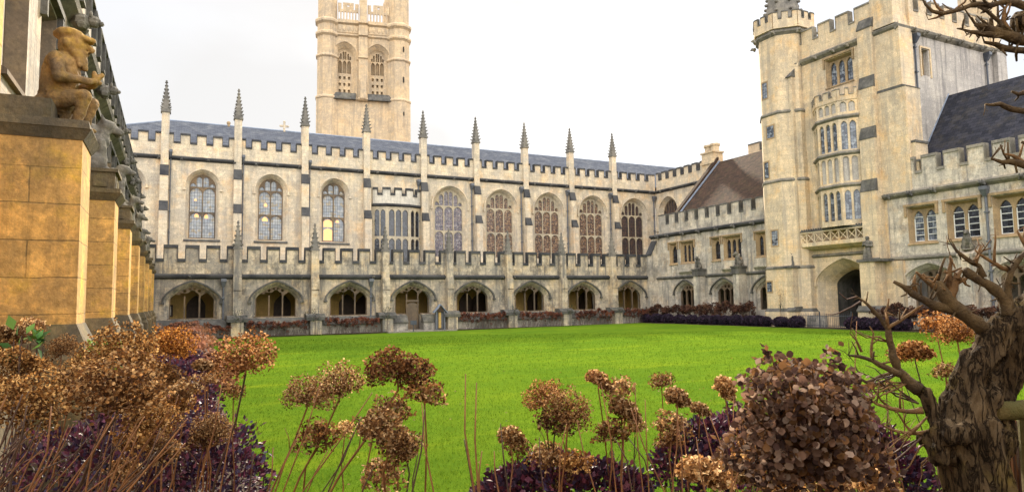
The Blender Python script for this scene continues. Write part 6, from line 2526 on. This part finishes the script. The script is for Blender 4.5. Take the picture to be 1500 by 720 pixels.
# low branch on the left
branch([(1346, 570, 10), (1335, 562, 8), (1314, 541, 6), (1306, 510, 4.6), (1300, 480, 4.2), (1288, 464, 3.2), (1268, 444, 2.2), (1259, 436, 1.2)], 'lichen', 5)
branch([(1300, 480, 3.2), (1318, 470, 2.4), (1338, 455, 1.8), (1352, 446, 1)], 'twigbark', 3)
branch([(1300, 478, 2.6), (1298, 455, 2), (1302, 437, 1)], 'twigbark', 2)
branch([(1318, 548, 5), (1298, 538, 4), (1278, 528, 3.2), (1258, 521, 2.4), (1243, 520, 1.2)], 'lichen', 8, -.02)
branch([(1312, 545, 4), (1290, 552, 3.5), (1268, 560, 2.6), (1252, 548, 1.8), (1244, 538, 1)], 'lichen', 4, .02)
branch([(1278, 528, 2.2), (1276, 505, 1.8), (1279, 488, 1.2), (1274, 478, .8)], 'twigbark', 2)
branch([(1262, 515, 2.0), (1255, 498, 1.4), (1245, 488, .8)], 'twigbark', 2)
branch([(1352, 600, 5), (1330, 603, 3.4), (1306, 598, 2.6), (1285, 590, 2.0), (1266, 578, 1)], 'twigbark', 6, -.02)
branch([(1310, 600, 2.4), (1290, 585, 1.6), (1272, 560, 1)], 'twigbark', 2)
branch([(1362, 632, 4), (1340, 634, 3), (1315, 632, 2), (1290, 620, 1)], 'twigbark', 6)
branch([(1340, 634, 2.4), (1325, 622, 1.6), (1312, 600, .8)], 'twigbark', 2)
for k, (x0, y0, x1, y1, n_) in enumerate(((1262, 440, 1225, 446, 2), (1330, 560, 1255, 600, 3), (1345, 590, 1262, 548, 3), (1358, 610, 1290, 680, 3), (1350, 640, 1270, 700, 3), (1366, 640, 1330, 712, 3), (1318, 545, 1246, 575, 3), (1300, 500, 1250, 470, 2), (1372, 650, 1395, 716, 2))):
    mb = MB()
    for j in range(n_):
        ex, ey = x1 + random.uniform(-22, 22), y1 + random.uniform(-22, 22)
        q = [(x0 + (ex - x0) * f + random.uniform(-4, 4) * (0 < f < 1), y0 + (ey - y0) * f + random.uniform(-6, 6) * (0 < f < 1), random.uniform(-.03, .03)) for f in (0, .3, .6, .85, 1)]
        mb.tube([tp(*p_) for p_ in q], [.0032, .0028, .0022, .0017, .001], 5)
    mb.smooth = True
    mb.build('twig', 'twigbark' if k % 2 else 'stem_dark', TREE)
# middle branch with its cluster of pruned knuckles
branch([(1452, 492, 13, .05), (1436, 477, 11), (1418, 464, 10), (1402, 453, 10), (1388, 440, 10.5), (1378, 424, 9), (1374, 411, 6)], 'lichen', 12, 0, 'branch', 22, (10, 30))
branch([(1404, 455, 8), (1380, 450, 6.5), (1361, 442, 6), (1340, 431, 5), (1322, 418, 4), (1309, 412, 2.5)], 'lichen', 10)
branch([(1388, 440, 7), (1396, 422, 7), (1401, 408, 4.5), (1408, 395, 2.6)], 'twigbark', 8)
branch([(1382, 432, 6), (1366, 416, 5), (1352, 406, 3), (1342, 398, 1.6)], 'twigbark', 9)
branch([(1390, 424, 5), (1391, 400, 3.4), (1393, 383, 2), (1392, 374, 1.2)], 'twigbark', 7)
branch([(1398, 415, 5), (1410, 410, 3.5), (1416, 408, 2)], 'twigbark', 5)
branch([(1338, 431, 3), (1340, 412, 2.2), (1341, 402, 1.2)], 'twigbark', 3)
# upper branch reaching left and the wand beside it
branch([(1484, 462, 9), (1475, 457, 8), (1473, 440, 8), (1457, 423, 7.5), (1436, 411, 7), (1420, 401, 6.5), (1413, 394, 5)], 'lichen', 8)
branch([(1440, 406, 5), (1434, 390, 4), (1416, 379, 3.2), (1402, 368, 2.4), (1394, 358, 1.2)], 'lichen', 9)
branch([(1428, 386, 3), (1434, 372, 2.2), (1437, 358, 1.2)], 'twigbark', 3)
branch([(1478, 452, 7), (1476, 430, 5.5), (1477, 412, 5), (1482, 395, 4.5), (1494, 378, 4), (1506, 366, 3.5)], 'lichen', 6)
branch([(1482, 396, 4), (1468, 391, 3.4), (1450, 381, 2.6), (1434, 373, 1.8), (1428, 366, 1)], 'twigbark', 5)
branch([(1457, 385, 2.2), (1457, 365, 1.8), (1458, 344, 1)], 'twigbark', 2)
branch([(1506, 366, 3), (1498, 352, 2.4), (1490, 338, 1.4)], 'twigbark', 3)
# boughs hanging in from above on the right
branch([(1568, 58, 11, .01), (1535, 28, 9), (1505, 10, 6), (1490, 5, 5), (1470, 3, 4.6), (1450, 8, 4.4), (1430, 6, 4), (1412, 11, 3.4), (1396, 17, 3), (1380, 20, 2.8), (1366, 16, 2.2), (1355, 6, 1.6), (1350, -4, 1)], 'lichen', 12)
branch([(1384, 20, 2.2), (1372, 10, 1.8), (1366, -4, 1.2)], 'twigbark', 2)
branch([(1384, 20, 2), (1372, 27, 1.4), (1360, 29, .8)], 'twigbark', 2)
branch([(1398, 15, 1.8), (1412, 3, 1.4), (1418, -6, 1)], 'twigbark', 0)
branch([(1560, 52, 11, .01), (1520, 60, 9), (1495, 58, 8), (1475, 52, 7.5), (1455, 46, 6.5), (1438, 40, 4.5), (1428, 36, 2.5)], 'lichen', 26, 0, 'branch', 22, (12, 34))
branch([(1470, 50, 6), (1448, 50, 4.5), (1430, 48, 3), (1410, 44, 1.8), (1402, 42, 1)], 'lichen', 10)
branch([(1470, 46, 5), (1464, 32, 3.5), (1446, 17, 2.2), (1432, 10, 1.2)], 'lichen', 8)
branch([(1478, 48, 4.5), (1470, 30, 3), (1472, 14, 2), (1478, 4, 1)], 'twigbark', 8)
branch([(1600, 95, 11, .04), (1555, 92, 8, .02), (1525, 78, 7), (1500, 74, 5.5), (1478, 72, 4.6), (1458, 65, 3.6), (1442, 62, 2)], 'lichen', 14)
branch([(1628, 170, 11, .07), (1575, 150, 8, .03), (1530, 150, 6), (1506, 164, 5), (1482, 159, 4.4), (1464, 153, 3.2), (1443, 153, 1.5)], 'lichen', 8)
branch([(1622, 132, 10, .05), (1570, 108, 7, .02), (1530, 120, 6), (1508, 133, 4.5), (1492, 138, 3), (1482, 134, 1.6)], 'lichen', 4)
branch([(1638, 275, 13, .1), (1585, 268, 10, .05), (1530, 250, 8), (1508, 243, 6), (1488, 238, 5), (1468, 237, 3.4), (1452, 232, 1.8)], 'lichen', 12)
branch([(1500, 240, 4), (1484, 228, 2.6), (1470, 225, 1.4)], 'twigbark', 3)
branch([(1636, 222, 10, .09), (1580, 200, 8, .04), (1530, 205, 6), (1510, 212, 4), (1496, 208, 2)], 'lichen', 3)
# timber prop and rail under the tree, a sheaf of cut stems beside it
M['oldwood'] = plain('mossy_old_timber', (.12, .085, .03), (.075, .065, .018), 9, .85, .2, .6)
a, b_ = at(1452, 602, 1.98), at(1640, 598, 2.25)
RAIL = thing('wooden_prop', 'mossy timber rail and post holding up the gnarled tree', 'prop', (b_.x, b_.y, BEDZ))
o0 = Vector((b_.x, b_.y, BEDZ))
mb = MB()
mb.tube([a - o0, a.lerp(b_, .3) - o0 + Vector((0, 0, .004)), a.lerp(b_, .7) - o0, b_ - o0], [.026, .030, .030, .031], 10)
mb.smooth = True
mb.build('rail', 'oldwood', RAIL)
p_ = at(1508, 620, 2.2)
mb = MB()
mb.tube([Vector((p_.x, p_.y, BEDZ)) - o0, p_ - o0 + Vector((0, 0, .02))], [.035, .032], 10)
mb.build('post', 'oldwood', RAIL)
s0 = at(1488, 700, 2.45)
SHF = thing('cut_stems', 'sheaf of reddish brown cut stems under the timber rail behind the gnarled trunk', 'stems', (s0.x, s0.y, BEDZ))
o0 = Vector((s0.x, s0.y, BEDZ))
mb, md = MB(), MB()
for k in range(60):
    q = at(random.uniform(1462, 1525), random.uniform(612, 660), 2.45 + random.uniform(-.08, .08)) - o0
    g_ = Vector((random.uniform(-.08, .12), random.uniform(-.08, .08), 0))
    (mb if k % 3 else md).tube([g_, g_.lerp(q, .6) + Vector((random.uniform(-.03, .03), 0, 0)), q], [.006, .005, .0035], 5)
mb.build('stem', 'stem', SHF)
md.build('stem', 'stem_dark', SHF)

# ------------------------------------------------------------------ blades of grass on the near lawn
rng = np.random.default_rng(21)
n = 130000
rad = 4.2 + 40 * rng.uniform(0, 1, n) ** 2.2
ang = rng.uniform(R(-8), R(66), n)
P = np.stack([rad * np.sin(ang), rad * np.cos(ang), np.zeros(n)], 1)
P = P[(P[:, 0] > 1.05) & (P[:, 0] < 37)]
n = len(P)
P[:, 2] = [.05 + .035 * noise.noise(Vector((x * .22, y * .22, 0))) + .10 * max(0, (x - 20) / 18) for x, y in P[:, :2]]
c = Cards()
T = unit(np.stack([rng.normal(0, .55, n), rng.normal(0, .55, n), np.ones(n)], 1))
col = np.array([(.080, .150, .008), (.105, .174, .010), (.062, .122, .008), (.125, .19, .013)])[rng.integers(0, 4, n)] * rng.uniform(.8, 1.2, (n, 1))
c.add(P, T, rng.normal(0, 1, (n, 3)), rng.uniform(.02, .045, n) * (1 + np.linalg.norm(P, axis=1) / 30), col, LEAF, .010 + .0008 * np.linalg.norm(P, axis=1))
g_ = link('grass', c.mesh('grass'), 'greenleaf')
g_['kind'] = 'stuff'

# a few fallen leaves and petals on the turf
n = 170
rad = 6 + 26 * rng.uniform(0, 1, n) ** 1.5
ang = rng.uniform(R(0), R(62), n)
P = np.stack([rad * np.sin(ang), rad * np.cos(ang), np.zeros(n)], 1)
P = P[P[:, 0] > 1.2]
P[:, 2] = [.085 + .035 * noise.noise(Vector((x * .22, y * .22, 0))) + .10 * max(0, (x - 20) / 18) for x, y in P[:, :2]]
n = len(P)
c = Cards()
c.add(P, rng.normal(0, 1, (n, 3)) * np.array([1, 1, .15]), np.tile(np.array([(0., 0., 1.)]), (n, 1)) + rng.normal(0, .25, (n, 3)), rng.uniform(.03, .07, n), np.array([(.20, .10, .03), (.30, .18, .07), (.10, .05, .02)])[rng.integers(0, 3, n)], PETAL)
g_ = link('fallen_leaves', c.mesh('fallen_leaves'), 'petal')
g_['kind'] = 'stuff'
